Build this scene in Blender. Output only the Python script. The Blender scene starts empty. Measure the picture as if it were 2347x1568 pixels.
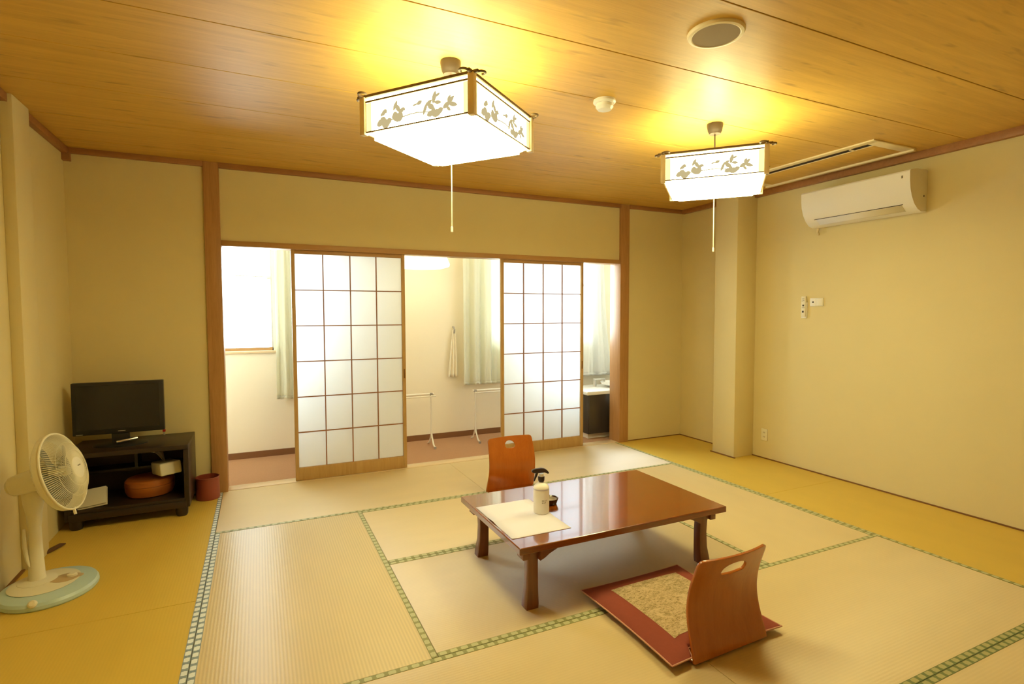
import bpy, bmesh, math, random
from mathutils import Vector, Matrix
random.seed(7)
PI = math.pi
R = math.radians
scene = bpy.context.scene
COL = scene.collection

# ------------------------------------------------------------------ materials
def new_mat(name):
    m = bpy.data.materials.new(name); m.use_nodes = True
    nt = m.node_tree; b = nt.nodes['Principled BSDF']
    return m, nt, b

def N(nt, kind, **kw):
    n = nt.nodes.new(kind)
    for k, v in kw.items():
        if k in n.inputs.keys() if isinstance(k, str) else False:
            n.inputs[k].default_value = v
        else:
            setattr(n, k, v)
    return n

def math_node(nt, op, a, b=None):
    n = nt.nodes.new('ShaderNodeMath'); n.operation = op
    for i, s in enumerate((a, b)):
        if s is None: continue
        if isinstance(s, (int, float)): n.inputs[i].default_value = s
        else: nt.links.new(s, n.inputs[i])
    return n.outputs[0]

def mix_col(nt, fac, a, b):
    n = nt.nodes.new('ShaderNodeMix'); n.data_type = 'RGBA'
    for idx, s in ((0, fac), (6, a), (7, b)):
        if isinstance(s, (int, float)): n.inputs[idx].default_value = s
        elif isinstance(s, tuple): n.inputs[idx].default_value = (*s, 1)
        else: nt.links.new(s, n.inputs[idx])
    return n.outputs[2]

def simple(name, col, rough=0.5, spec=0.5, metal=0.0, coat=0.0, noise=0.0, nscale=40.0, bump=0.0, bscale=200.0):
    m, nt, b = new_mat(name)
    b.inputs['Base Color'].default_value = (*col, 1)
    b.inputs['Roughness'].default_value = rough
    b.inputs['Specular IOR Level'].default_value = spec
    b.inputs['Metallic'].default_value = metal
    b.inputs['Coat Weight'].default_value = coat
    b.inputs['Coat Roughness'].default_value = 0.08
    geo = nt.nodes.new('ShaderNodeNewGeometry')
    if noise > 0:
        t = nt.nodes.new('ShaderNodeTexNoise'); t.inputs['Scale'].default_value = nscale; t.inputs['Detail'].default_value = 4
        nt.links.new(geo.outputs['Position'], t.inputs['Vector'])
        lo = tuple(c * (1 - noise) for c in col); hi = tuple(min(1, c * (1 + noise)) for c in col)
        nt.links.new(mix_col(nt, t.outputs['Fac'], lo, hi), b.inputs['Base Color'])
    if bump > 0:
        t = nt.nodes.new('ShaderNodeTexNoise'); t.inputs['Scale'].default_value = bscale; t.inputs['Detail'].default_value = 3
        nt.links.new(geo.outputs['Position'], t.inputs['Vector'])
        bp = nt.nodes.new('ShaderNodeBump'); bp.inputs['Strength'].default_value = bump; bp.inputs['Distance'].default_value = 0.002
        nt.links.new(t.outputs['Fac'], bp.inputs['Height']); nt.links.new(bp.outputs[0], b.inputs['Normal'])
    return m

def wood(name, dark, light, grain=(1, 12, 12), scale=3.0, rough=0.45, spec=0.4, coat=0.0, knots=0.0, fine=0.35):
    m, nt, b = new_mat(name)
    geo = nt.nodes.new('ShaderNodeNewGeometry')
    mp = nt.nodes.new('ShaderNodeMapping'); mp.inputs['Scale'].default_value = grain
    nt.links.new(geo.outputs['Position'], mp.inputs['Vector'])
    t1 = nt.nodes.new('ShaderNodeTexNoise'); t1.inputs['Scale'].default_value = scale; t1.inputs['Detail'].default_value = 6; t1.inputs['Distortion'].default_value = 0.8
    t2 = nt.nodes.new('ShaderNodeTexNoise'); t2.inputs['Scale'].default_value = scale * 7; t2.inputs['Detail'].default_value = 3
    nt.links.new(mp.outputs[0], t1.inputs['Vector']); nt.links.new(mp.outputs[0], t2.inputs['Vector'])
    r = nt.nodes.new('ShaderNodeValToRGB')
    r.color_ramp.elements[0].position = 0.3; r.color_ramp.elements[1].position = 0.7
    r.color_ramp.elements[0].color = (*dark, 1); r.color_ramp.elements[1].color = (*light, 1)
    f = math_node(nt, 'ADD', math_node(nt, 'MULTIPLY', t1.outputs['Fac'], 1 - fine), math_node(nt, 'MULTIPLY', t2.outputs['Fac'], fine))
    nt.links.new(f, r.inputs['Fac'])
    c = r.outputs['Color']
    if knots > 0:
        v = nt.nodes.new('ShaderNodeTexNoise'); v.inputs['Scale'].default_value = 7.0; v.inputs['Detail'].default_value = 2
        mp2 = nt.nodes.new('ShaderNodeMapping'); mp2.inputs['Scale'].default_value = (0.6, 3.2, 3)
        nt.links.new(geo.outputs['Position'], mp2.inputs['Vector']); nt.links.new(mp2.outputs[0], v.inputs['Vector'])
        k = math_node(nt, 'MULTIPLY', math_node(nt, 'GREATER_THAN', v.outputs['Fac'], 0.69), knots)
        kk = nt.nodes.new('ShaderNodeMapRange'); kk.inputs[1].default_value = 0.63; kk.inputs[2].default_value = 0.78
        nt.links.new(v.outputs['Fac'], kk.inputs[0])
        c = mix_col(nt, math_node(nt, 'MULTIPLY', kk.outputs[0], knots), c, tuple(x * 0.45 for x in dark))
    nt.links.new(c, b.inputs['Base Color'])
    b.inputs['Roughness'].default_value = rough; b.inputs['Specular IOR Level'].default_value = spec
    b.inputs['Coat Weight'].default_value = coat; b.inputs['Coat Roughness'].default_value = 0.06
    return m

def emit(name, col, strength):
    m = bpy.data.materials.new(name); m.use_nodes = True; nt = m.node_tree; nt.nodes.clear()
    o = nt.nodes.new('ShaderNodeOutputMaterial'); e = nt.nodes.new('ShaderNodeEmission')
    e.inputs[0].default_value = (*col, 1); e.inputs[1].default_value = strength
    nt.links.new(e.outputs[0], o.inputs[0]); return m

def translucent(name, col, trans=0.6, rough=0.6, tcol=None):
    m = bpy.data.materials.new(name); m.use_nodes = True; nt = m.node_tree; nt.nodes.clear()
    o = nt.nodes.new('ShaderNodeOutputMaterial'); d = nt.nodes.new('ShaderNodeBsdfDiffuse'); t = nt.nodes.new('ShaderNodeBsdfTranslucent')
    mx = nt.nodes.new('ShaderNodeMixShader'); mx.inputs[0].default_value = trans
    d.inputs[0].default_value = (*col, 1); t.inputs[0].default_value = (*(tcol or col), 1)
    nt.links.new(d.outputs[0], mx.inputs[1]); nt.links.new(t.outputs[0], mx.inputs[2]); nt.links.new(mx.outputs[0], o.inputs[0])
    return m

def thin_glass(name):
    m = bpy.data.materials.new(name); m.use_nodes = True; nt = m.node_tree; nt.nodes.clear()
    o = nt.nodes.new('ShaderNodeOutputMaterial'); g = nt.nodes.new('ShaderNodeBsdfGlossy'); t = nt.nodes.new('ShaderNodeBsdfTransparent')
    fr = nt.nodes.new('ShaderNodeFresnel'); fr.inputs[0].default_value = 1.3
    g.inputs['Roughness'].default_value = 0.02; t.inputs[0].default_value = (0.96, 0.98, 0.97, 1)
    mx = nt.nodes.new('ShaderNodeMixShader')
    nt.links.new(fr.outputs[0], mx.inputs[0]); nt.links.new(t.outputs[0], mx.inputs[1]); nt.links.new(g.outputs[0], mx.inputs[2]); nt.links.new(mx.outputs[0], o.inputs[0])
    return m

def tatami(name, axis, tint=1.0, rough=0.42, hue=(0.69, 0.555, 0.305), rib=0.08, ior=1.5):
    m, nt, b = new_mat(name)
    geo = nt.nodes.new('ShaderNodeNewGeometry'); sp = nt.nodes.new('ShaderNodeSeparateXYZ')
    nt.links.new(geo.outputs['Position'], sp.inputs[0])
    c = sp.outputs['X' if axis == 'Y' else 'Y']           # ribs run along the mat's long side
    s = math_node(nt, 'SINE', math_node(nt, 'MULTIPLY', c, 2 * PI / 0.0138))
    s01 = math_node(nt, 'ADD', math_node(nt, 'MULTIPLY', s, 0.5), 0.5)
    t = nt.nodes.new('ShaderNodeTexNoise'); t.inputs['Scale'].default_value = 2.2; t.inputs['Detail'].default_value = 5
    mp = nt.nodes.new('ShaderNodeMapping'); mp.inputs['Scale'].default_value = (1, 3, 1) if axis == 'X' else (3, 1, 1)
    nt.links.new(geo.outputs['Position'], mp.inputs['Vector']); nt.links.new(mp.outputs[0], t.inputs['Vector'])
    base = tuple(x * tint for x in hue)
    c1 = mix_col(nt, t.outputs['Fac'], tuple(x * 0.93 for x in base), tuple(x * 1.07 for x in base))
    c2 = mix_col(nt, math_node(nt, 'MULTIPLY', s01, rib), c1, tuple(x * 0.62 for x in base))
    nt.links.new(c2, b.inputs['Base Color'])
    b.inputs['Roughness'].default_value = rough; b.inputs['Specular IOR Level'].default_value = 0.85; b.inputs['IOR'].default_value = ior
    tg = nt.nodes.new('ShaderNodeCombineXYZ')            # straw ribs spread the sheen across themselves
    tg.inputs[0].default_value = 1.0 if axis == 'X' else 0.0; tg.inputs[1].default_value = 0.0 if axis == 'X' else 1.0
    b.inputs['Anisotropic'].default_value = 0.92
    nt.links.new(tg.outputs[0], b.inputs['Tangent'])
    bp = nt.nodes.new('ShaderNodeBump'); bp.inputs['Strength'].default_value = 0.12; bp.inputs['Distance'].default_value = 0.001
    nt.links.new(s01, bp.inputs['Height']); nt.links.new(bp.outputs[0], b.inputs['Normal'])
    return m

def border_mat(name, dark, light):
    m, nt, b = new_mat(name)
    uv = nt.nodes.new('ShaderNodeUVMap'); sp = nt.nodes.new('ShaderNodeSeparateXYZ'); nt.links.new(uv.outputs[0], sp.inputs[0])
    fu = math_node(nt, 'ABSOLUTE', math_node(nt, 'SUBTRACT', math_node(nt, 'FRACT', math_node(nt, 'DIVIDE', sp.outputs['X'], 0.045)), 0.5))
    fv = math_node(nt, 'ABSOLUTE', math_node(nt, 'SUBTRACT', sp.outputs['Y'], 0.5))
    a = math_node(nt, 'LESS_THAN', math_node(nt, 'ADD', fu, math_node(nt, 'MULTIPLY', fv, 0.18)), 0.345)
    k = math_node(nt, 'MULTIPLY', a, math_node(nt, 'LESS_THAN', fv, 0.40))
    nt.links.new(mix_col(nt, k, dark, light), b.inputs['Base Color'])
    b.inputs['Roughness'].default_value = 0.6
    return m

M = {}
M['wall'] = simple('sand_plaster', (0.70, 0.605, 0.335), 0.9, 0.15, noise=0.03, nscale=3, bump=0.12, bscale=350)
M['veranda_wall'] = simple('cream_wallpaper', (0.86, 0.80, 0.67), 0.85, 0.2, bump=0.05, bscale=300)
M['ceil'] = wood('ceiling_cedar', (0.55, 0.33, 0.065), (0.70, 0.44, 0.092), (0.45, 9, 9), 3.0, rough=0.46, spec=0.35, knots=0.55, fine=0.3)
M['ceil_gap'] = simple('ceiling_gap', (0.10, 0.04, 0.015), 0.8, 0.1)
M['post'] = wood('post_cedar', (0.36, 0.18, 0.065), (0.50, 0.275, 0.11), (14, 14, 0.7), 3.0, rough=0.4, spec=0.4)
M['trim'] = wood('trim_cedar', (0.30, 0.13, 0.045), (0.40, 0.185, 0.065), (0.7, 10, 10), 3.0, rough=0.45, spec=0.35)
M['lintel'] = wood('lintel_cedar', (0.40, 0.22, 0.085), (0.50, 0.29, 0.12), (0.7, 10, 10), 3.0, rough=0.4, spec=0.35)
M['sill'] = wood('sill_pale', (0.66, 0.50, 0.30), (0.78, 0.62, 0.40), (0.7, 10, 10), 3.0, rough=0.3, spec=0.5)
M['shoji_frame'] = wood('shoji_cedar', (0.44, 0.27, 0.10), (0.55, 0.36, 0.15), (9, 9, 0.8), 3.0, rough=0.45, spec=0.35)
M['lattice'] = simple('shoji_lattice', (0.33, 0.15, 0.07), 0.5, 0.3)
M['paper'] = translucent('shoji_paper', (0.92, 0.91, 0.92), 0.78, tcol=(0.92, 0.96, 1.0))
M['carpet'] = simple('veranda_carpet', (0.42, 0.235, 0.13), 0.85, 0.2, noise=0.12, nscale=120, bump=0.3, bscale=500)
M['brown_base'] = simple('brown_skirting', (0.22, 0.10, 0.045), 0.5, 0.3)
M['gap'] = simple('dark_edge_strip', (0.20, 0.09, 0.025), 0.6, 0.3)
M['tat_x'] = tatami('tatami_x', 'X')
M['tat_y'] = tatami('tatami_y', 'Y')
M['tat_rib'] = tatami('tatami_ribbed', 'Y', rib=0.34)
M['tat_back'] = tatami('tatami_back', 'X', 1.0, 0.40, (0.69, 0.555, 0.305), ior=1.7)
M['tat_side'] = tatami('tatami_side', 'Y', 0.95, 0.5, (0.70, 0.49, 0.085))  # deeper yellow base colour stands in for the weaker sheen on these mats
M['border'] = border_mat('tatami_border_cloth', (0.27, 0.275, 0.105), (0.50, 0.50, 0.27))
M['border_daylit'] = border_mat('tatami_border_cloth_daylit', (0.20, 0.25, 0.235), (0.70, 0.74, 0.68))  # same border cloth, bluish daylight sheen painted into both colours
M['border_warmlit'] = border_mat('tatami_border_cloth_warmlit', (0.16, 0.20, 0.075), (0.42, 0.40, 0.18))  # same border cloth again, the warm lighting's green put into its colours
M['table'] = wood('table_lacquer', (0.15, 0.034, 0.003), (0.27, 0.066, 0.006), (0.6, 8, 8), 3.5, rough=0.2, spec=0.5, coat=1.0)
M['table_leg'] = wood('table_leg_lacquer', (0.15, 0.045, 0.012), (0.22, 0.07, 0.02), (8, 8, 0.8), 3.0, rough=0.28, spec=0.5, coat=0.3)
M['ply'] = wood('bent_plywood', (0.38, 0.10, 0.009), (0.46, 0.13, 0.012), (9, 9, 0.6), 2.6, rough=0.25, spec=0.5, coat=0.35)
M['red'] = simple('russet_cloth', (0.28, 0.068, 0.045), 0.85, 0.2, noise=0.08, nscale=60, bump=0.2, bscale=700)
M['piping'] = simple('pink_piping', (0.62, 0.33, 0.24), 0.8, 0.2)
M['black'] = simple('black_plastic', (0.018, 0.017, 0.016), 0.35, 0.5)
M['screen'] = simple('tv_screen', (0.02, 0.019, 0.018), 0.22, 0.5)
M['silver'] = simple('silver_metal', (0.62, 0.60, 0.56), 0.3, 0.5, metal=0.8)
M['espresso'] = wood('espresso_wood', (0.020, 0.012, 0.009), (0.035, 0.022, 0.015), (0.8, 8, 8), 3.0, rough=0.35, spec=0.45)
M['espresso_back'] = simple('espresso_back_panel', (0.075, 0.045, 0.03), 0.5, 0.3)
M['white_pl'] = simple('white_plastic', (0.82, 0.80, 0.74), 0.38, 0.45)
M['cream_pl'] = simple('cream_plastic', (0.76, 0.72, 0.56), 0.4, 0.45)
M['blue_pl'] = simple('pale_aqua_plastic', (0.47, 0.62, 0.62), 0.3, 0.5)
M['panel_brown'] = simple('control_panel_tan', (0.48, 0.36, 0.20), 0.4, 0.4)
M['blade'] = translucent('smoked_blade', (0.36, 0.36, 0.28), 0.35)
M['bin'] = simple('russet_plastic_bin', (0.27, 0.055, 0.03), 0.4, 0.45)
M['lacq_orange'] = wood('orange_lacquer', (0.30, 0.085, 0.014), (0.40, 0.12, 0.02), (2, 2, 10), 3.0, rough=0.3, spec=0.5)
M['tissue_box'] = simple('cream_tissue_cover', (0.83, 0.80, 0.68), 0.6, 0.3)
M['tissue'] = translucent('tissue_paper', (0.80, 0.76, 0.70), 0.3)
M['cloth'] = simple('folded_cloth', (0.62, 0.58, 0.47), 0.85, 0.2, bump=0.2, bscale=400)
M['sheet'] = simple('white_paper_sheet', (0.74, 0.72, 0.82), 0.6, 0.3)
M['sheet_cream'] = simple('cream_towel', (0.88, 0.82, 0.68), 0.85, 0.2)
M['bottle'] = simple('white_bottle', (0.92, 0.90, 0.85), 0.35, 0.45)
M['trigger'] = simple('black_brown_trigger', (0.035, 0.018, 0.013), 0.3, 0.5)
M['ink'] = simple('dark_ink', (0.05, 0.045, 0.04), 0.7, 0.2)
M['ink_soft'] = simple('grey_ink', (0.24, 0.21, 0.14), 0.7, 0.2)
M['ash_out'] = simple('ashtray_dark_brown', (0.035, 0.014, 0.01), 0.2, 0.5)
M['ash_in'] = simple('ashtray_grey_inside', (0.34, 0.29, 0.22), 0.5, 0.4)
M['lamp_frame'] = simple('lamp_frame_bronze', (0.20, 0.13, 0.06), 0.5, 0.35)
M['lamp_post'] = simple('lamp_post_ash', (0.80, 0.66, 0.42), 0.5, 0.35)
M['lamp_dark'] = simple('lamp_canopy_brown', (0.05, 0.034, 0.018), 0.5, 0.35)
M['lamp_white'] = simple('lamp_reflector_white', (0.85, 0.83, 0.78), 0.6, 0.3)
M['diff'] = emit('lamp_diffuser_lit', (1.0, 0.91, 0.45), 18.5)
M['shade'] = emit('lamp_side_panel_lit', (1.0, 0.97, 0.50), 11.0)
M['shade_pale'] = emit('lamp_side_edge_lit', (1.0, 0.86, 0.40), 0.95)
M['motif'] = emit('lamp_motif_backlit', (0.66, 0.54, 0.28), 0.68)
M['cord'] = simple('pull_cord_cotton', (0.80, 0.70, 0.50), 0.8, 0.2)
M['vlamp'] = emit('veranda_lamp_lit', (1.0, 0.86, 0.52), 4.0)
M['grille'] = simple('speaker_grille', (0.33, 0.25, 0.15), 0.8, 0.2, bump=0.3, bscale=900)
M['beige_pl'] = simple('beige_plastic', (0.80, 0.68, 0.42), 0.45, 0.4)
M['slot'] = simple('dark_slot', (0.03, 0.018, 0.01), 0.7, 0.2)
M['curtain'] = translucent('pale_curtain', (0.90, 0.90, 0.80), 0.42, tcol=(0.93, 0.94, 0.84))
M['curtain_white'] = translucent('white_curtain', (0.92, 0.93, 0.92), 0.40)
M['rack'] = simple('cream_painted_tube', (0.78, 0.74, 0.66), 0.35, 0.5)
M['rack_joint'] = simple('grey_joint', (0.36, 0.33, 0.30), 0.5, 0.4)
M['alu'] = simple('aluminium_sash', (0.62, 0.62, 0.60), 0.4, 0.5, metal=0.3)
M['glass'] = thin_glass('window_glass')
M['cab'] = simple('dark_brown_laminate', (0.050, 0.040, 0.034), 0.22, 0.5)
M['counter'] = simple('white_counter', (0.85, 0.84, 0.81), 0.25, 0.5)
M['led'] = simple('red_plastic', (0.5, 0.02, 0.02), 0.4, 0.4)
M['plug'] = simple('dark_brown_rubber', (0.11, 0.055, 0.025), 0.6, 0.3)

def panel_pattern():
    m, nt, b = new_mat('woven_leaf_pattern')
    geo = nt.nodes.new('ShaderNodeNewGeometry')
    def layer(scale, rot, lo, hi, st):
        mp = nt.nodes.new('ShaderNodeMapping'); mp.inputs['Scale'].default_value = st; mp.inputs['Rotation'].default_value = (0, 0, rot)
        nt.links.new(geo.outputs['Position'], mp.inputs['Vector'])
        t = nt.nodes.new('ShaderNodeTexNoise'); t.inputs['Scale'].default_value = scale; t.inputs['Detail'].default_value = 4; t.inputs['Distortion'].default_value = 1.4
        nt.links.new(mp.outputs[0], t.inputs['Vector'])
        r = nt.nodes.new('ShaderNodeMapRange'); r.inputs[1].default_value = lo; r.inputs[2].default_value = hi
        nt.links.new(t.outputs['Fac'], r.inputs[0]); return r.outputs[0]
    c = mix_col(nt, layer(26, 0.5, 0.5, 0.66, (1, 2.6, 1)), (0.56, 0.43, 0.255), (0.35, 0.275, 0.13))
    c = mix_col(nt, layer(75, -0.7, 0.52, 0.62, (1, 3.5, 1)), c, (0.22, 0.165, 0.07))
    c = mix_col(nt, math_node(nt, 'MULTIPLY', layer(14, 0.2, 0.55, 0.68, (1, 1, 1)), 0.7), c, (0.64, 0.50, 0.31))
    nt.links.new(c, b.inputs['Base Color']); b.inputs['Roughness'].default_value = 0.85; b.inputs['Specular IOR Level'].default_value = 0.2
    return m
M['woven'] = panel_pattern()

# ------------------------------------------------------------------ mesh helpers
def BM(): return bmesh.new()

def box(bm, x0, x1, y0, y1, z0, z1, bev=0.0, seg=2, mtx=None):
    t = bmesh.new()
    bmesh.ops.create_cube(t, size=1)
    bmesh.ops.scale(t, vec=(abs(x1 - x0), abs(y1 - y0), abs(z1 - z0)), verts=t.verts)
    bmesh.ops.translate(t, vec=((x0 + x1) / 2, (y0 + y1) / 2, (z0 + z1) / 2), verts=t.verts)
    if bev > 0:
        bmesh.ops.bevel(t, geom=t.edges[:], offset=bev, segments=seg, profile=0.5, affect='EDGES')
    merge(bm, t, mtx)

def merge(bm, t, mtx=None):
    if mtx is not None: bmesh.ops.transform(t, matrix=mtx, verts=t.verts)
    me = bpy.data.meshes.new('tmp'); t.to_mesh(me); t.free()
    bm.from_mesh(me); bpy.data.meshes.remove(me)

def lathe(bm, prof, seg=48, center=(0, 0, 0), mtx=None, cap=True):
    t = bmesh.new(); rings = []
    for r, z in prof:
        if r < 1e-6: rings.append([t.verts.new((0, 0, z))])
        else: rings.append([t.verts.new((r * math.cos(2 * PI * k / seg), r * math.sin(2 * PI * k / seg), z)) for k in range(seg)])
    for a, b in zip(rings, rings[1:]):
        for k in range(seg):
            k2 = (k + 1) % seg
            if len(a) == 1 and len(b) == 1: continue
            if len(a) == 1: t.faces.new((a[0], b[k], b[k2]))
            elif len(b) == 1: t.faces.new((a[k], b[0], a[k2]))
            else: t.faces.new((a[k], b[k], b[k2], a[k2]))
    if cap:
        for rg in (rings[0], rings[-1]):
            if len(rg) > 2: t.faces.new(rg)
    bmesh.ops.recalc_face_normals(t, faces=t.faces)
    bmesh.ops.translate(t, vec=center, verts=t.verts)
    merge(bm, t, mtx)

def tube(bm, pts, r, seg=8, closed=False, mtx=None):
    """round tube along points; r a number or one radius per point"""
    t = bmesh.new(); pts = [Vector(p) for p in pts]; n = len(pts); rings = []
    up = None
    for i, p in enumerate(pts):
        a = pts[i - 1] if (i > 0 or closed) else p
        b = pts[(i + 1) % n] if (i < n - 1 or closed) else p
        d = (b - a).normalized()
        if up is None:
            up = Vector((0, 0, 1)) if abs(d.z) < 0.9 else Vector((1, 0, 0))
        s = d.cross(up).normalized(); up = s.cross(d).normalized()
        rr = r[i] if isinstance(r, (list, tuple)) else r
        rings.append([t.verts.new(p + (s * math.cos(2 * PI * k / seg) + up * math.sin(2 * PI * k / seg)) * rr) for k in range(seg)])
    rng = range(n if closed else n - 1)
    for i in rng:
        a, b = rings[i], rings[(i + 1) % n]
        for k in range(seg):
            t.faces.new((a[k], a[(k + 1) % seg], b[(k + 1) % seg], b[k]))
    if not closed:
        t.faces.new(rings[0]); t.faces.new(rings[-1])
    bmesh.ops.recalc_face_normals(t, faces=t.faces)
    merge(bm, t, mtx)

def prism(bm, poly, z0, z1, mtx=None, bev=0.0):
    """2-D polygon (x, y) extruded from z0 to z1"""
    t = bmesh.new()
    a = [t.verts.new((x, y, z0)) for x, y in poly]; b = [t.verts.new((x, y, z1)) for x, y in poly]
    t.faces.new(list(reversed(a))); t.faces.new(b)
    n = len(poly)
    for k in range(n): t.faces.new((a[k], a[(k + 1) % n], b[(k + 1) % n], b[k]))
    bmesh.ops.recalc_face_normals(t, faces=t.faces)
    if bev > 0: bmesh.ops.bevel(t, geom=t.edges[:], offset=bev, segments=2, profile=0.5, affect='EDGES')
    merge(bm, t, mtx)

def sheet(bm, fn, nu, nv):
    """grid surface fn(u,v) -> point"""
    vs = [[bm.verts.new(fn(i / nu, j / nv)) for j in range(nv + 1)] for i in range(nu + 1)]
    for i in range(nu):
        for j in range(nv):
            bm.faces.new((vs[i][j], vs[i + 1][j], vs[i + 1][j + 1], vs[i][j + 1]))

def obj(name, bm, mat, parent=None, smooth=True, angle=28, solid=0.0, subsurf=0):
    me = bpy.data.meshes.new(name)
    bm.normal_update(); bm.to_mesh(me); bm.free()
    me.materials.append(M[mat] if isinstance(mat, str) else mat)
    if smooth:
        for p in me.polygons: p.use_smooth = True
        me.set_sharp_from_angle(angle=R(angle))
    o = bpy.data.objects.new(name, me); COL.objects.link(o)
    if parent is not None: o.parent = parent
    if solid:
        md = o.modifiers.new('thickness', 'SOLIDIFY'); md.thickness = solid; md.offset = 0
    if subsurf:
        md = o.modifiers.new('smooth', 'SUBSURF'); md.levels = md.render_levels = subsurf
    return o

def tag(o, label, cat, group=None, kind=None):
    o['label'] = label; o['category'] = cat
    if group: o['group'] = group
    if kind: o['kind'] = kind
    return o

def thing(name, label, cat, loc=(0, 0, 0), rotz=0.0, group=None):
    o = bpy.data.objects.new(name, None); COL.objects.link(o)
    o.location = loc; o.rotation_euler = (0, 0, rotz); o.empty_display_size = 0.05
    return tag(o, label, cat, group)

def struct(name, bm, mat, label=None, cat=None, parent=None, **kw):
    o = obj(name, bm, mat, parent, **kw)
    if parent is None:
        o['kind'] = 'structure'
        if label: o['label'] = label; o['category'] = cat
    return o

def sbox(name, mat, *dims, label=None, cat=None, bev=0.0, parent=None):
    bm = BM(); box(bm, *dims, bev=bev)
    return struct(name, bm, mat, label, cat, parent)

# ------------------------------------------------------------------ dimensions
XL, XR, YB, YF, ZC = -1.165, 4.27, 4.65, -1.2, 2.49
VY = 5.70                 # inner face of the veranda's outer wall
ZV = -0.012               # veranda floor

# ------------------------------------------------------------------ floor of tatami mats
fb = BM(); box(fb, XL, XR, YF, YB, -0.09, -0.035)
floor = struct('floor', fb, 'gap', 'tatami floor of the room, straw mats edged with patterned cloth', 'floor')
BW = 0.027
def strip(name, x0, x1, y0, y1, mat, parent, phase):
    bm = BM(); box(bm, x0, x1, y0, y1, -0.0015, 0.0012)
    uvl = bm.loops.layers.uv.new('UVMap')
    along_x = (x1 - x0) > (y1 - y0)
    for f in bm.faces:
        for l in f.loops:
            c = l.vert.co
            l[uvl].uv = ((c.x - x0) + phase, (c.y - y0) / (y1 - y0)) if along_x else ((c.y - y0) + phase, (c.x - x0) / (x1 - x0))
    return obj(name, bm, mat, parent, smooth=False)
def mat_(x0, x1, y0, y1, mat, sides, bmat='border'):
    g = 0.0012
    bm = BM(); box(bm, x0 + g, x1 - g, y0 + g, y1 - g, -0.034, 0.0, bev=0.0008, seg=1)
    o = obj('tatami_mat', bm, mat, floor, smooth=False)
    for s in sides:
        bmt = bmat
        if isinstance(s, tuple): s, bmt = s
        ph = {'l': 0.0, 'r': 0.0225, 'f': 0.0, 'b': 0.0225}[s] if bmt != 'border' else 0.0
        if s == 'l': strip('cloth_border', x0 + g, x0 + BW, y0 + g, y1 - g, bmt, o, ph)
        if s == 'r': strip('cloth_border', x1 - BW, x1 - g, y0 + g, y1 - g, bmt, o, ph)
        if s == 'f': strip('cloth_border', x0 + g, x1 - g, y0 + g, y0 + BW, bmt, o, ph)
        if s == 'b': strip('cloth_border', x0 + g, x1 - g, y1 - BW, y1 - g, bmt, o, ph)
A0, A1, XM, C1, D1 = -0.27, 0.615, 1.55, 2.45, 3.38
mat_(A0, XM, 3.755, YB, 'tat_back', ['f'])
mat_(XM, D1, 3.755, YB, 'tat_back', ['f'])
mat_(A0, A1, 2.0, 3.755, 'tat_rib', [('l', 'border_daylit'), 'r'])
mat_(A1, C1, 2.90, 3.755, 'tat_x', ['f', 'b'])
mat_(A1, C1, 2.0, 2.90, 'tat_x', ['f', 'b'])
mat_(C1, D1, 2.0, 3.755, 'tat_y', ['l', 'r'])
mat_(A0, XM, 1.10, 2.0, 'tat_x', ['f', 'b'])
mat_(XM, D1, 1.10, 2.0, 'tat_x', [('f', 'border_warmlit'), 'b'])
mat_(A0, XM, 0.20, 1.10, 'tat_x', ['f', 'b'])
mat_(XM, D1, 0.20, 1.10, 'tat_x', ['f', ('b', 'border_warmlit')])
mat_(A0, XM, YF, 0.20, 'tat_x', ['b'])
mat_(XM, D1, YF, 0.20, 'tat_x', ['b'])
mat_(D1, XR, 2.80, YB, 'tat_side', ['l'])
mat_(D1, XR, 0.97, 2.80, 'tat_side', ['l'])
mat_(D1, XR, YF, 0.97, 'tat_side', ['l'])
mat_(XL, A0, 2.90, YB, 'tat_side', [('r', 'border_daylit')])
mat_(XL, A0, 1.10, 2.90, 'tat_side', [('r', 'border_daylit')])
mat_(XL, A0, YF, 1.10, 'tat_side', [('r', 'border_daylit')])

# ------------------------------------------------------------------ walls
T = 0.12
sbox('wall_left', 'wall', XL - T, XL, YF, YB, -0.09, 2.6, label='sand-coloured plaster wall on the fan side of the room', cat='wall')
sbox('wall_left_pillar', 'wall', XL, -1.112, 3.645, 3.875, 0, ZC, label='shallow plaster pillar on the wall behind the electric fan', cat='pillar', bev=0.004)
sbox('wall_right', 'wall', XR, XR + T, YF, YB, -0.09, 2.6, label='sand-coloured plaster wall carrying the air conditioner', cat='wall')
sbox('wall_right_pillar', 'wall', 4.02, XR, 3.66, 3.925, 0, ZC, label='square plaster pillar standing out near the far right corner', cat='pillar', bev=0.004)
sbox('wall_front', 'wall', XL - T, XR + T, YF - T, YF, -0.09, 2.6)
wb = BM()
box(wb, XL - T, -0.335, YB, YB + T, -0.09, 2.6)
box(wb, -0.24, 3.43, YB + 0.003, YB + T, 1.915, 2.6)
box(wb, 3.53, XR + T, YB, YB + T, -0.09, 2.6)
struct('wall_back', wb, 'wall', 'sand-coloured plaster wall around and above the shoji opening', 'wall')
# ceiling boards
cb = BM()
ys = [YF, -0.92, -0.43, 0.05, 0.53, 1.01, 1.505, 1.99, 2.45, 2.906, 3.39, 3.913, 4.40, YB]
for a, b in zip(ys, ys[1:]):
    box(cb, XL, XR, a + 0.0025, b - 0.0025, ZC, ZC + 0.012, bev=0.0015, seg=1)
ceil = struct('ceiling', cb, 'ceil', 'wooden board ceiling with thin dark joints', 'ceiling', smooth=False)
gb = BM(); box(gb, XL - T, XR + T, YF - T, YB + T, ZC + 0.012, ZC + 0.05)
obj('joint_backing', gb, 'ceil_gap', ceil, smooth=False)
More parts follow.
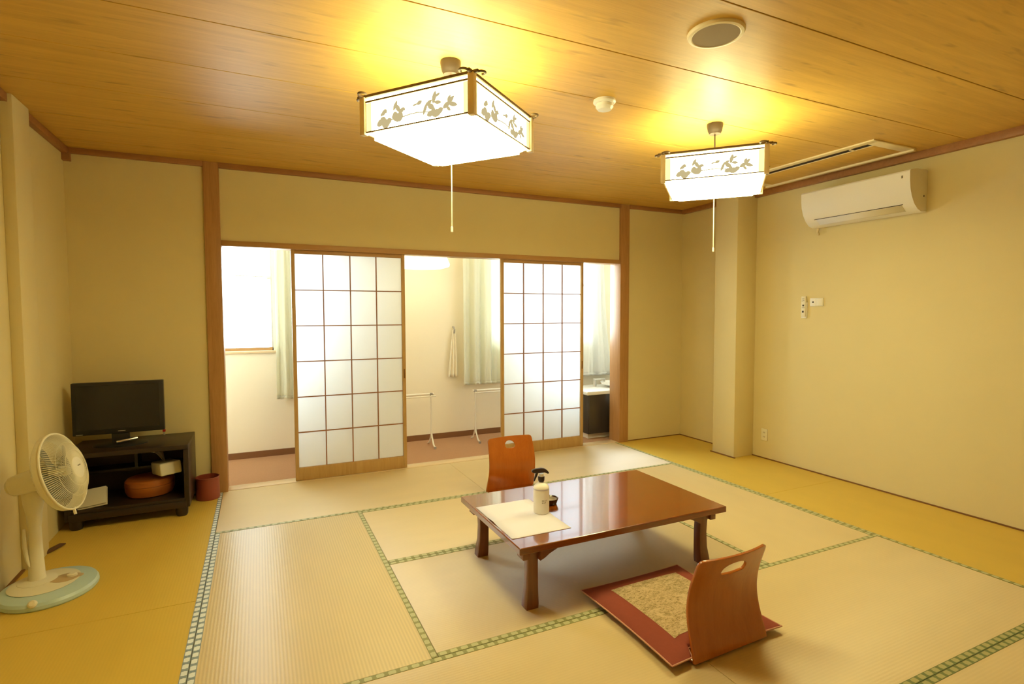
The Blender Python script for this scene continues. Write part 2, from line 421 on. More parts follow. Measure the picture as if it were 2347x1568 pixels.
# trims
tr = [0]
def trim(mat, *d, label=None, bev=0.002):
    tr[0] += 1
    return sbox('trim_%d' % tr[0], mat, *d, label=label, cat='trim' if label else None, bev=bev)
trim('post', -0.342, -0.237, YB - 0.022, YB + 0.15, -0.01, ZC, label='brown wooden post at the fan side of the shoji opening')
trim('post', 3.424, 3.535, YB - 0.022, YB + 0.16, -0.01, ZC, label='brown wooden post at the washstand side of the shoji opening')
trim('trim', XL, -0.342, YB - 0.03, YB, 2.452, ZC)
trim('trim', -0.237, 3.424, YB - 0.03, YB + 0.01, 2.452, ZC, label='brown cornice strip above the shoji opening')
trim('trim', 3.535, XR, YB - 0.03, YB, 2.452, ZC)
trim('trim', XL, XL + 0.035, 3.875, YB - 0.03, 2.445, ZC)
trim('trim', XL, XL + 0.035, YF, 3.645, 2.445, ZC)
trim('trim', XR - 0.04, XR, YF, 3.66, 2.438, ZC, label='brown cornice strip above the air conditioner')
trim('trim', XR - 0.04, XR, 3.925, YB - 0.03, 2.445, ZC)
trim('trim', XL, XL + 0.045, YB - 0.04, YB, 2.40, 2.452)
lin = BM()
box(lin, -0.237, 3.424, YB - 0.012, YB + 0.12, 1.876, 1.918, bev=0.002)
tr[0] += 1
struct('trim_%d' % tr[0], lin, 'lintel', 'wooden head rail over the sliding shoji', 'trim')
trim('sill', -0.237, 3.424, YB + 0.002, YB + 0.125, -0.03, 0.003, label='pale wooden threshold rail under the sliding shoji')
# dark strips where the mats meet the walls
for d in ((XR - 0.012, XR, YF, 3.66), (XR - 0.012, XR, 3.925, YB), (4.005, 4.02, 3.64, 3.94), (3.535, XR, YB - 0.008, YB), (XL, XL + 0.016, YF, 3.645), (XL, -0.342, YB - 0.008, YB)):
    trim('gap', *d, -0.02, 0.008, bev=0)

# ------------------------------------------------------------------ veranda behind the shoji
sbox('veranda_floor', 'carpet', XL, XR, YB + 0.12, VY, -0.09, ZV, label='brown carpet floor of the sunlit veranda behind the shoji', cat='floor')
sbox('veranda_ceiling', 'veranda_wall', XL - T, XR + T, YB + 0.1, VY + T, 2.36, 2.46)
sbox('veranda_wall_left', 'veranda_wall', XL - T, XL, YB + T, VY + T, -0.09, 2.4)
sbox('veranda_wall_right', 'veranda_wall', XR, XR + T, YB + T, VY + T, -0.09, 2.4)
W1 = (-1.05, 0.135); W2 = (2.42, 3.715); WZ = (1.015, 2.2)
vb = BM()
for a, b in ((XL - T, W1[0]), (W1[1], W2[0]), (W2[1], XR + T)): box(vb, a, b, VY, VY + T, -0.09, 2.4)
for w in (W1, W2):
    box(vb, w[0], w[1], VY, VY + T, -0.09, WZ[0]); box(vb, w[0], w[1], VY, VY + T, WZ[1], 2.4)
struct('veranda_wall_back', vb, 'veranda_wall', 'cream wall of the veranda between the two windows', 'wall')
lb = BM(); box(lb, XL, XR, YB + T, YB + T + 0.012, 1.92, 2.4); box(lb, XL, -0.34, YB + T, YB + T + 0.012, -0.05, 1.92); box(lb, 3.536, XR, YB + T, YB + T + 0.012, -0.05, 1.92)
struct('veranda_wall_front', lb, 'veranda_wall')
sbox('veranda_baseboard', 'brown_base', XL, XR, VY - 0.012, VY, ZV, 0.048, label='brown skirting board along the veranda wall', cat='baseboard')
def window(n, w, label):
    fr = BM()
    z0, z1 = WZ; y0, y1 = VY + 0.045, VY + 0.085
    box(fr, w[0], w[1], y0, y1, z0, z0 + 0.022); box(fr, w[0], w[1], y0, y1, z1 - 0.03, z1)
    box(fr, w[0], w[0] + 0.016, y0, y1, z0, z1); box(fr, w[1] - 0.016, w[1], y0, y1, z0, z1)
    box(fr, (w[0] + w[1]) / 2 - 0.015, (w[0] + w[1]) / 2 + 0.015, y0, y1, z0, z1)
    box(fr, w[0], w[1], y0 + 0.005, y1, 1.722, 1.732)
    o = struct('window_%d' % n, fr, 'alu', label, 'window')
    g = BM(); box(g, w[0] + 0.016, w[1] - 0.016, y0 + 0.018, y0 + 0.022, z0 + 0.022, z1 - 0.03)
    obj('pane', g, 'glass', o, smooth=False)
    s = BM(); box(s, w[0] - 0.02, w[1] + 0.02, VY - 0.02, VY + 0.05, z0 - 0.022, z0 - 0.002, bev=0.002)
    obj('sill', s, 'sill', o)
    s = BM(); box(s, w[0] + 0.01, w[1] - 0.01, VY + 0.03, VY + 0.05, z0, z0 + 0.03)
    obj('lower_rail', s, 'lintel', o)
    s = BM(); box(s, w[1] - 0.05, w[1] - 0.016, y0 - 0.012, y0 + 0.005, 1.70, 1.722, bev=0.003)
    obj('latch', s, 'alu', o)
window(1, W1, 'bright white window seen through the gap beside the brown post')
window(2, W2, 'veranda window behind the shoji panel near the washstand')

# sliding shoji panels
def shoji(n, x0, x1, pull_side, label):
    y0, y1 = YB + 0.018, YB + 0.048
    zb, zt = 0.005, 1.877
    st = 0.028
    fr = BM()
    box(fr, x0, x0 + st, y0, y1, zb, zt, bev=0.0015); box(fr, x1 - st, x1, y0, y1, zb, zt, bev=0.0015)
    o = struct('door_%d' % n, fr, 'shoji_frame', label, 'shoji door')
    r = BM(); box(r, x0 + st, x1 - st, y0 + 0.002, y1 - 0.002, zb, 0.108, bev=0.0015); obj('bottom_rail', r, 'shoji_frame', o)
    r = BM(); box(r, x0 + st, x1 - st, y0 + 0.002, y1 - 0.002, 1.845, zt, bev=0.0015); obj('top_rail', r, 'lintel', o)
    la = BM(); xa, xb = x0 + st, x1 - st; k = 0.0038
    for i in (1, 2, 3):
        x = xa + (xb - xa) * i / 4; box(la, x - k, x + k, y0 + 0.008, y0 + 0.024, 0.108, 1.845)
    for i in range(1, 6):
        z = 0.108 + (1.845 - 0.108) * i / 6; box(la, xa, xb, y0 + 0.0085, y0 + 0.0235, z - k, z + k)
    obj('lattice', la, 'lattice', o, smooth=False)
    p = BM(); box(p, xa - 0.006, xb + 0.006, y0 + 0.0242, y0 + 0.0252, 0.10, 1.853); obj('paper', p, 'paper', o, smooth=False)
    px = x1 - 0.014 if pull_side > 0 else x0 + 0.014
    h = BM(); box(h, px - 0.006, px + 0.006, y0 - 0.001, y0 + 0.003, 0.80, 0.88, bev=0.001); obj('finger_pull', h, 'gap', o)
shoji(1, 0.250, 1.166, 1, 'wide paper shoji panel nearer the television')
shoji(2, 2.083, 2.998, 1, 'paper shoji panel behind the far legless chair, nearer the washstand')

# curtains
def curtain(name, label, x0, x1, z0, z1, y, folds, amp, mat, flare=0.0, pinch=0.0):
    bm = BM(); W = x1 - x0
    ph = random.random() * 6
    def fn(u, v):
        z = z1 + (z0 - z1) * v
        x = x0 + W * u + flare * v ** 2.2 * (u - 0.35) + pinch * math.sin(PI * v) * (u - 0.5)
        a = amp * (0.7 + 0.5 * v)
        yy = y - a * math.sin(2 * PI * folds * u + ph + 0.5 * math.sin(3 * v)) - 0.4 * a * math.sin(2 * PI * folds * 2.3 * u + 1.0)
        return (x, yy, z + 0.006 * math.sin(2 * PI * folds * u + ph) * v)
    sheet(bm, fn, 90, 30)
    o = obj(name, bm, mat, solid=0.002, angle=80)
    tag(o, label, 'curtain', 'veranda curtains')
    hm = BM()
    sheet(hm, lambda u, v: tuple(Vector(fn(u, 1.0)) + Vector((0, -0.0025, 0.001 + 0.03 * v))), 90, 2)
    obj('hem', hm, mat, o, solid=0.0015, angle=80)
    return o
curtain('curtain', 'pale green curtain hanging beside the bright window next to the shoji', 0.155, 0.55, 0.55, 2.3, 5.615, 4.3, 0.02, 'curtain', 0.02)
curtain('curtain', 'pale curtain in soft folds hanging in the gap between the two shoji panels', 2.03, 2.56, 0.575, 2.3, 5.60, 3.6, 0.028, 'curtain')
curtain('curtain', 'white curtain flaring out above the dark washstand', 3.62, 3.89, 0.60, 2.3, 5.60, 2.3, 0.026, 'curtain_white', 0.20)

# towel on a hook
t = thing('hanging_towel', 'narrow white towel hanging on a dark hook beside the softly folded curtain', 'towel', (1.955, VY, 1.22))
bm = BM()
sheet(bm, lambda u, v: ((u - 0.5) * (0.03 + 0.075 * v ** 0.8) - 0.02 * v, -0.045 - 0.012 * math.sin(5 * PI * u) * (0.4 + v), -0.03 - 0.52 * v), 24, 16)
obj('cloth', bm, 'sheet_cream', t, solid=0.004, angle=80)
bm = BM(); tube(bm, [(0, -0.002, 0.0), (0, -0.04, -0.005), (0, -0.055, -0.03), (0, -0.045, -0.07)], 0.009, 10); obj('hook', bm, 'rack_joint', t)

# drying racks
def rack(label, x0, x1, y):
    t = thing('towel_rack', label, 'towel rack', ((x0 + x1) / 2, y, ZV), 0, 'veranda towel racks')
    h = (x1 - x0) / 2; zt = 0.545
    for sx in (-1, 1):
        bm = BM()
        tube(bm, [(sx * h, 0, zt), (sx * h, 0, 0.16), (sx * h, -0.02, 0.10), (sx * h, -0.075, 0.03), (sx * h, -0.13, 0.012)], 0.0085, 10)
        p = obj('post', bm, 'rack', t)
        bm = BM(); tube(bm, [(sx * h, 0.0, 0.16), (sx * h, 0.02, 0.10), (sx * h, 0.07, 0.03), (sx * h, 0.12, 0.012)], 0.0085, 10); obj('rear_foot', bm, 'rack', p)
        bm = BM(); lathe(bm, [(0, 0), (0.012, 0), (0.013, 0.022), (0, 0.024)], 12, (sx * h, -0.13, 0)); obj('foot_cap', bm, 'rack_joint', p)
        bm = BM(); box(bm, sx * h - 0.016, sx * h + 0.016, -0.014, 0.014, zt - 0.012, zt + 0.014, bev=0.004); obj('joint', bm, 'rack_joint', p)
    for dy, zz in ((0, zt + 0.002), (-0.07, zt - 0.012)):
        bm = BM(); tube(bm, [(-h - 0.03, dy, zz), (h + 0.03, dy, zz)], 0.012 if dy == 0 else 0.007, 12); obj('rail', bm, 'rack', t)
    for sx in (-1, 1):
        bm = BM(); tube(bm, [(sx * h, -0.09, zt - 0.012), (sx * h, 0.05, zt - 0.012)], 0.006, 8); obj('cross_arm', bm, 'rack', t)
rack('low cream tube towel rack partly behind the shoji nearer the television', 0.98, 1.605, 5.39)
rack('low cream tube towel rack below the curtain in the middle gap', 2.105, 2.72, 5.42)

# washstand at the veranda end
t = thing('washstand', 'low dark washstand with white top beyond the gap beside the post', 'washstand', (3.70, 5.15, ZV))
bm = BM(); box(bm, -0.46, 0.50, -0.21, 0.24, 0.055, 0.485, bev=0.003); obj('body', bm, 'cab', t)
bm = BM(); box(bm, -0.44, 0.48, -0.17, 0.22, 0.0, 0.055); obj('plinth', bm, 'counter', t)
for k in (0, 1):
    a = -0.458 + k * 0.479
    bm = BM(); box(bm, a, a + 0.475, -0.226, -0.211, 0.06, 0.48, bev=0.002); d = obj('door', bm, 'cab', t)
bm = BM(); box(bm, -0.49, 0.52, -0.235, 0.26, 0.487, 0.525, bev=0.005); obj('countertop', bm, 'counter', t)
bm = BM(); lathe(bm, [(0.05, 0.0), (0.14, 0.035), (0.15, 0.06), (0.142, 0.06), (0.13, 0.038), (0.045, 0.006), (0, 0.006)], 32, (0.02, 0.0, 0.5255)); obj('basin', bm, 'counter', t)
bm = BM(); lathe(bm, [(0, 0), (0.02, 0), (0.016, 0.09), (0, 0.095)], 16, (-0.16, 0.12, 0.525)); box(bm, -0.18, -0.02, 0.10, 0.125, 0.60, 0.618, bev=0.005); box(bm, -0.035, -0.02, 0.102, 0.123, 0.575, 0.605, bev=0.003); obj('faucet', bm, 'silver', t)

# veranda ceiling lamp
t = thing('ceiling_lamp', 'round glowing shade hanging in the veranda above the middle gap', 'lamp', (1.48, 5.22, 2.36))
bm = BM(); lathe(bm, [(0.0, -0.555), (0.20, -0.548), (0.262, -0.53), (0.27, -0.51), (0.215, -0.38), (0.09, -0.33), (0.05, -0.32)], 48); obj('lamp_shade', bm, 'vlamp', t)
bm = BM(); tube(bm, [(0, 0, -0.33), (0, 0, -0.02)], 0.006, 8); obj('cord', bm, 'white_pl', t)
bm = BM(); lathe(bm, [(0, 0), (0.05, 0), (0.045, -0.03), (0, -0.035)], 24); obj('ceiling_canopy', bm, 'white_pl', t)

# ------------------------------------------------------------------ pendant lamps
def leaf(cx, cy, ln, wd, ang, tip=0.0):
    pts = []
    for k in range(9):
        s = k / 8; pts.append((ln * (s - 0.5), wd / 2 * math.sin(PI * s) ** 0.75))
    for k in range(1, 8):
        s = 1 - k / 8; pts.append((ln * (s - 0.5), -wd / 2 * math.sin(PI * s) ** 0.75))
    c, s_ = math.cos(R(ang)), math.sin(R(ang))
    return [(cx + x * c - y * s_, cy + x * s_ + y * c) for x, y in pts]
# floral silhouette in panel units: u along the panel in panel heights, v up
LV = [ # u(0..1), v(0..1), length, width (in panel heights), angle
 (0.115, 0.20, .34, .17, 30), (0.175, 0.13, .36, .24, -8), (0.15, 0.30, .22, .20, 70), (0.215, 0.22, .24, .15, 20), (0.155, 0.55, .20, .12, 75), (0.175, 0.60, .18, .10, -55), (0.135, 0.50, .16, .08, 50),
 (0.285, 0.33, .30, .24, 10), (0.335, 0.30, .28, .26, -12), (0.31, 0.20, .26, .12, 0), (0.285, 0.72, .36, .10, 62), (0.315, 0.60, .34, .12, -58), (0.355, 0.50, .26, .11, 28), (0.375, 0.54, .18, .08, -30),
 (0.50, 0.60, .22, .05, 12), (0.545, 0.64, .24, .10, 20),
 (0.605, 0.38, .44, .09, 68), (0.645, 0.56, .30, .10, 35), (0.665, 0.42, .30, .14, -30), (0.70, 0.72, .42, .12, 76), (0.735, 0.78, .22, .07, 25), (0.735, 0.52, .30, .09, -10),
 (0.66, 0.17, .30, .15, 15), (0.72, 0.15, .42, .19, 5), (0.76, 0.22, .26, .14, 25), (0.69, 0.27, .2, .12, 60),
 (0.825, 0.36, .34, .13, 30), (0.865, 0.50, .36, .11, 40), (0.885, 0.35, .40, .11, -18), (0.845, 0.22, .22, .08, -50), (0.85, 0.58, .22, .08, 55)]
STEM = [(0.22, 0.24), (0.28, 0.24), (0.36, 0.26), (0.44, 0.30), (0.52, 0.31), (0.60, 0.27), (0.67, 0.23)]
def pendant(label, loc, rot, zf):
    """loc = centre under the ceiling; zf = height of the frame's lower edge"""
    t = thing('pendant_lamp', label, 'ceiling lamp', (loc[0], loc[1], ZC), rot, 'square shaded lamps on the wooden ceiling')
    z0 = zf - ZC; H = 0.142; z1 = z0 + H; S = 0.27
    bm = BM(); lathe(bm, [(0, 0), (0.046, 0), (0.047, -0.012), (0.04, -0.045), (0.036, -0.05), (0.034, -0.06), (0, -0.062)], 32); obj('ceiling_canopy', bm, 'lamp_dark', t)
    bm = BM(); tube(bm, [(0, 0, -0.06), (0, 0, z0 + 0.09)], 0.005, 10); obj('pole', bm, 'lamp_dark', t)
    bm = BM(); lathe(bm, [(0, z0 + 0.082), (0.22, z0 + 0.078), (0.235, z0 + 0.07), (0.235, z0 + 0.062), (0.0, z0 + 0.062)], 40); obj('reflector', bm, 'lamp_white', t)
    # posts
    for sx, sy in ((1, 1), (-1, 1), (-1, -1), (1, -1)):
        bm = BM(); box(bm, sx * S - 0.013, sx * S + 0.013, sy * S - 0.013, sy * S + 0.013, z0 - 0.012, z1 + 0.004, bev=0.002)
        obj('post', bm, 'lamp_post', t)
    for k in range(4):
        m = Matrix.Rotation(k * PI / 2, 4, 'Z')
        # top rail with curled ends
        bm = BM(); box(bm, -S - 0.03, S + 0.03, S - 0.007, S + 0.007, z1 + 0.002, z1 + 0.014, bev=0.002, mtx=m)
        for s in (-1, 1):
            pts = [(s * (S + 0.03 + 0.016 * math.sin(a)), S - 0.004 - 0.016 + 0.016 * math.cos(a), z1 + 0.008) for a in [i * PI / 8 for i in range(0, 10)]]
            tube(bm, pts, 0.0052, 8, mtx=m)
        rail = obj('top_rail', bm, 'lamp_frame', t)
        bm = BM(); box(bm, -S, S, S - 0.004, S + 0.004, z1 - 0.019, z1 - 0.012, mtx=m); box(bm, -S, S, S - 0.003, S + 0.003, z0 - 0.003, z0 + 0.002, mtx=m)
        obj('edge_strip', bm, 'lamp_frame', rail, smooth=False)
        # lit side panel
        bm = BM(); box(bm, -S + 0.013, S - 0.013, S - 0.004, S - 0.001, z0, z1, mtx=m); pn = obj('side_panel', bm, 'shade', t, smooth=False)
        for s in (-1, 1):
            bm = BM(); box(bm, s * (S - 0.013), s * (S - 0.04), S - 0.0009, S - 0.0004, z0 + 0.002, z1 - 0.02, mtx=m)
            obj('panel_edge', bm, 'shade_pale', pn, smooth=False)
        bm = BM(); W = 2 * (S - 0.035); hh = H - 0.03
        mm = m @ Matrix.Translation((0, S - 0.0006, 0)) @ Matrix(((-1, 0, 0, 0), (0, 0, 1, 0), (0, 1, 0, 0), (0, 0, 0, 1)))
        for i, (u, v, ln, wd, an) in enumerate(LV):
            prism(bm, leaf((u - 0.5) * W, z0 + 0.006 + v * hh, ln * hh * 1.12, wd * hh * 1.5, an), i * 0.00004, 0.0006 + i * 0.00004, mtx=mm)
        sp = [((u - 0.5) * W, z0 + 0.006 + v * hh) for u, v in STEM]
        for (xa, ya), (xb, yb) in zip(sp, sp[1:]):
            prism(bm, [(xa, ya - 0.0024), (xb, yb - 0.0024), (xb, yb + 0.0024), (xa, ya + 0.0024)], 0, 0.0005, mtx=mm)
        obj('floral_cutout', bm, 'motif', pn, smooth=False)
    # diffuser with notched corners
    bm = BM(); a, b = S - 0.014, S - 0.05
    poly = [(-b, -a), (b, -a), (b + 0.008, -b - 0.008), (a, -b), (a, b), (b + 0.008, b + 0.008), (b, a), (-b, a), (-b - 0.008, b + 0.008), (-a, b), (-a, -b), (-b - 0.008, -b - 0.008)]
    prism(bm, poly, z0 - 0.020, z0 + 0.03); obj('diffuser', bm, 'diff', t, smooth=False)
    # pull cord
    bm = BM(); tube(bm, [(0, 0, z0 - 0.020), (0.001, 0, z0 - 0.2), (0, 0, 1.75 - ZC)], 0.0026, 8); c = obj('pull_cord', bm, 'cord', t)
    bm = BM(); lathe(bm, [(0, 1.728 - ZC), (0.0055, 1.73 - ZC), (0.005, 1.752 - ZC), (0, 1.756 - ZC)], 12); obj('cord_weight', bm, 'white_pl', c)
    # the bulb inside
    L = bpy.data.lights.new('lamp_bulb', 'POINT'); L.energy = 17; L.color = (1.0, 0.86, 0.47); L.shadow_soft_size = 0.07
    lo = bpy.data.objects.new('lamp_bulb', L); COL.objects.link(lo); lo.location = (0.10, 0.0, z0 + 0.125); lo.parent = t
    L.energy = 4.4
    lo2 = bpy.data.objects.new('lamp_bulb', L); COL.objects.link(lo2); lo2.location = (-0.10, 0.0, z0 + 0.125); lo2.parent = t
    return t
pendant('square floral lamp with its corner towards the viewer, hanging above the table', (0.814, 2.373), R(38.4), 2.135)
pendant('square floral lamp hanging near the ceiling vent and air conditioner', (2.512, 2.471), R(43.3), 2.118)

# ------------------------------------------------------------------ ceiling fittings
t = thing('ceiling_speaker', 'round tan ceiling speaker with cream rim', 'speaker', (1.709, 1.684, ZC))
bm = BM(); lathe(bm, [(0.092, -0.012), (0.096, -0.014), (0.107, -0.012), (0.112, -0.004), (0.112, 0.0)], 64, cap=False); obj('rim', bm, 'beige_pl', t)
bm = BM(); lathe(bm, [(0, -0.0125), (0.05, -0.0125), (0.0935, -0.0115), (0.0935, 0)], 64, cap=False); obj('grille', bm, 'grille', t)
t = thing('smoke_detector', 'small white domed smoke detector on a ceiling joint', 'smoke detector', (1.70, 2.45, ZC))
bm = BM(); lathe(bm, [(0, 0), (0.058, 0), (0.06, -0.012), (0.052, -0.02), (0, -0.021)], 40); obj('base', bm, 'white_pl', t)
bm = BM(); lathe(bm, [(0.044, -0.02), (0.047, -0.036), (0.036, -0.05), (0.018, -0.056), (0, -0.057)], 40); obj('sensor_dome', bm, 'white_pl', t)
# long ceiling vent
t = thing('ceiling_vent', 'long slim cream ceiling vent with a dark slot, above the air conditioner', 'vent', (3.90, 2.24, ZC))
x0, x1, L_ = -0.235, 0.235, 1.2
fw = 0.055
bm = BM(); z0, z1 = -0.010, 0.0
box(bm, x0, x0 + fw, 0, L_, z0, z1, bev=0.002); box(bm, x1 - 0.03, x1, 0, L_, -0.022, z1, bev=0.003); box(bm, x0 + fw - 0.002, x1 - 0.028, 0, 0.075, z0, z1, bev=0.003); box(bm, x0 + fw - 0.002, x1 - 0.028, L_ - 0.075, L_, z0, z1, bev=0.003)
obj('frame', bm, 'beige_pl', t)
bm = BM(); box(bm, x0 + fw + 0.06, x1 - 0.03, 0.075, L_ - 0.075, -0.009, 0.0, bev=0.002); obj('panel', bm, M['ceil'], t)
bm = BM(); box(bm, x0 + fw + 0.052, x0 + fw + 0.066, 0.06, L_ - 0.06, -0.011, 0.0, bev=0.002); obj('slot_edge', bm, 'beige_pl', t)
bm = BM(); box(bm, x0 + fw - 0.002, x0 + fw + 0.06, 0.07, L_ - 0.07, -0.0085, 0.0); obj('slot', bm, 'slot', t, smooth=False)
bm = BM(); box(bm, x0 + fw + 0.005, x0 + fw + 0.05, 0.19, 0.205, -0.012, -0.008); obj('clip', bm, 'beige_pl', t)

# ------------------------------------------------------------------ air conditioner
t = thing('air_conditioner', 'white wall-mounted air conditioner under the cornice', 'air conditioner', (XR, 2.235, 2.065))
prof = [(0.0, 0.0), (-0.06, -0.002), (-0.105, 0.012), (-0.145, 0.045), (-0.178, 0.095), (-0.197, 0.15), (-0.204, 0.20), (-0.206, 0.262), (-0.20, 0.272), (-0.12, 0.287), (-0.02, 0.29), (0.0, 0.285)]
mm = Matrix(((1, 0, 0, 0), (0, 0, 1, 0), (0, 1, 0, 0), (0, 0, 0, 1)))
bm = BM(); prism(bm, prof, 0.0, 0.82, mtx=mm); obj('body', bm, 'white_pl', t, angle=28)
def on_prof(t_, off):
    segs = [(Vector(a), Vector(b)) for a, b in zip(prof, prof[1:])]
    tot = sum((b - a).length for a, b in segs); d = t_ * tot
    for a, b in segs:
        l = (b - a).length
        if d <= l:
            p = a + (b - a) * (d / l); n = Vector((-(b - a).y, (b - a).x)).normalized()
            if n.x > 0: n = -n
            return p + n * off
        d -= l
    return segs[-1][1]
bm = BM()
def flapfn(u, v):
    q = on_prof(0.165 + 0.105 * u, 0.0016); return (q.x, 0.08 + 0.64 * v, q.y)
sheet(bm, flapfn, 8, 1); obj('air_flap', bm, 'white_pl', t, solid=0.002)
bm = BM()
def slitfn(u, v):
    q = on_prof(0.272 + 0.006 * u, 0.0012); return (q.x, 0.07 + 0.67 * v, q.y)
sheet(bm, slitfn, 1, 1); obj('air_slit', bm, 'ash_out', t, solid=0.0015)
bm = BM(); box(bm, -0.2078, -0.2055, 0.045, 0.055, 0.222, 0.24); obj('indicator_mark', bm, 'ink_soft', t, smooth=False)
bm = BM(); box(bm, -0.04, -0.031, -0.0015, 0.001, 0.10, 0.112); obj('screw_hole', bm, 'slot', t, smooth=False)
bm = BM(); tube(bm, [(-0.03, 0.79, -0.002), (-0.03, 0.795, -0.03), (-0.006, 0.80, -0.055)], 0.009, 10); obj('drain_hose', bm, 'beige_pl', t)

# wall switch, remote holder, outlet
t = thing('wall_remote', 'narrow white remote in its holder on the wall beside the switch', 'remote control', (XR, 3.148, 1.315))
bm = BM(); box(bm, -0.014, 0, -0.026, 0.026, 0, 0.135, bev=0.003); obj('holder', bm, 'white_pl', t)
bm = BM(); box(bm, -0.024, -0.006, -0.021, 0.021, 0.012, 0.186, bev=0.004); r_ = obj('handset', bm, 'cream_pl', t)
for y_, z_, s_ in ((0.002, 0.055, 0.008), (0.0, 0.108, 0.0075)):
    bm = BM(); box(bm, -0.0252, -0.0238, y_ - s_, y_ + s_, z_ - s_, z_ + s_); obj('button', bm, 'ink', r_, smooth=False)
for y_, z_, w_ in ((-0.003, 0.165, .006), (0.01, 0.165, .004), (-0.003, 0.15, .006), (0.01, 0.147, .005), (0.0, 0.088, .013)):
    bm = BM(); box(bm, -0.025, -0.0238, y_ - w_, y_ + w_, z_ - 0.002, z_ + 0.002); obj('key_mark', bm, 'ink_soft', r_, smooth=False)
t = thing('light_switch', 'small white double light switch on the plaster wall beside the remote', 'light switch', (XR, 3.038, 1.415))
bm = BM(); box(bm, -0.007, 0, -0.06, 0.06, 0, 0.068, bev=0.002); obj('plate', bm, 'white_pl', t)
bm = BM(); box(bm, -0.011, -0.006, 0.006, 0.056, 0.004, 0.064, bev=0.002); r_ = obj('rocker', bm, 'white_pl', t)
bm = BM(); box(bm, -0.0117, -0.0108, 0.022, 0.037, 0.03, 0.041); obj('indicator', bm, 'ink', r_, smooth=False)
bm = BM(); box(bm, -0.011, -0.006, -0.056, -0.006, 0.004, 0.064, bev=0.002); obj('rocker', bm, 'cream_pl', t)
t = thing('wall_outlet', 'cream wall outlet low on the wall by the square pillar', 'outlet', (XR, 3.53, 0.168))
bm = BM(); box(bm, -0.008, 0, -0.033, 0.033, 0, 0.112, bev=0.003); obj('plate', bm, 'cream_pl', t)
for dz in (0.036, 0.076):
    for dy in (-0.007, 0.007):
        bm = BM(); box(bm, -0.0088, -0.0075, dy - 0.0015, dy + 0.0015, dz - 0.006, dz + 0.006); obj('socket_slot', bm, 'ink', t, smooth=False)

# ------------------------------------------------------------------ low table
TX0, TX1, TY0, TY1, TZ = 1.020, 2.255, 2.095, 2.860, 0.32
t = thing('low_table', 'low brown lacquered wooden table in the middle of the mats', 'table', ((TX0 + TX1) / 2, (TY0 + TY1) / 2, 0))
hx, hy = (TX1 - TX0) / 2, (TY1 - TY0) / 2
bm = BM(); box(bm, -hx, hx, -hy, hy, TZ - 0.032, TZ, bev=0.004); obj('tabletop', bm, 'table', t, smooth=False)
bm = BM()
for sy in (-1, 1): box(bm, -hx + 0.10, hx - 0.10, sy * (hy - 0.085), sy * (hy - 0.06), TZ - 0.056, TZ - 0.032)
for sx in (-1, 1): box(bm, sx * (hx - 0.085), sx * (hx - 0.06), -hy + 0.07, hy - 0.07, TZ - 0.056, TZ - 0.032)
obj('apron', bm, 'table_leg', t, smooth=False)
def leg(sx, sy):
    bm = BM(); t_ = bmesh.new(); rings = []
    cx, cy = sx * (hx - 0.098), sy * (hy - 0.085)
    for z, w, off in ((0.0, 0.031, 0.008), (0.02, 0.030, 0.006), (0.09, 0.026, 0.0), (0.17, 0.0245, -0.002), (0.235, 0.0255, 0.0), (0.252, 0.029, 0.002), (TZ - 0.033, 0.030, 0.002)):
        x_, y_ = cx + sx * off, cy + sy * off * 0.5
        rings.append([t_.verts.new((x_ + a * w, y_ + b * w * 0.92, z)) for a, b in ((-1, -1), (1, -1), (1, 1), (-1, 1))])
    for a, b in zip(rings, rings[1:]):
        for k in range(4): t_.faces.new((a[k], a[(k + 1) % 4], b[(k + 1) % 4], b[k]))
    t_.faces.new(list(reversed(rings[0]))); t_.faces.new(rings[-1])
    bmesh.ops.bevel(t_, geom=[e for e in t_.edges if abs(e.verts[0].co.z - e.verts[1].co.z) > 0.008], offset=0.004, segments=2, profile=0.5, affect='EDGES')
    bmesh.ops.recalc_face_normals(t_, faces=t_.faces)
    merge(bm, t_)
    o = obj('leg', bm, 'table_leg', t)
    # corner bracket under the top: block outwards, curved brace inwards
    bm = BM()
    poly = [(cx - sx * 0.026, TZ - 0.033), (cx - sx * 0.120, TZ - 0.033), (cx - sx * 0.115, TZ - 0.052), (cx - sx * 0.10, TZ - 0.058), (cx - sx * 0.075, TZ - 0.068), (cx - sx * 0.05, TZ - 0.084), (cx - sx * 0.026, TZ - 0.094)]
    m2 = Matrix(((1, 0, 0, 0), (0, 0, 1, 0), (0, 1, 0, 0), (0, 0, 0, 1)))
    prism(bm, poly, min(cy - sy * 0.02, cy + sy * 0.045), max(cy - sy * 0.02, cy + sy * 0.045), mtx=m2)
    obj('bracket', bm, 'table_leg', o, angle=25)
    bm = BM(); box(bm, min(cx + sx * 0.026, cx + sx * 0.062), max(cx + sx * 0.026, cx + sx * 0.062), min(cy - sy * 0.02, cy + sy * 0.045), max(cy - sy * 0.02, cy + sy * 0.045), TZ - 0.078, TZ - 0.033, bev=0.002)
    obj('corner_block', bm, 'table_leg', o, angle=25)
for sx in (-1, 1):
    for sy in (-1, 1): leg(sx, sy)

# leaflet on the table
bm = BM()
def pf(u, v):
    d = abs(v - 0.5) * 2
    return (-0.157 + 0.314 * u, -0.229 + 0.456 * v, 0.0012 + 0.005 * max(0.0, 1 - d / 0.3))
sheet(bm, pf, 6, 40); t = tag(obj('leaflet', bm, 'sheet', None, solid=0.0008, angle=80), 'unfolded white sheet with a centre crease lying on the table', 'paper'); t.location = (1.19, 2.43, TZ)

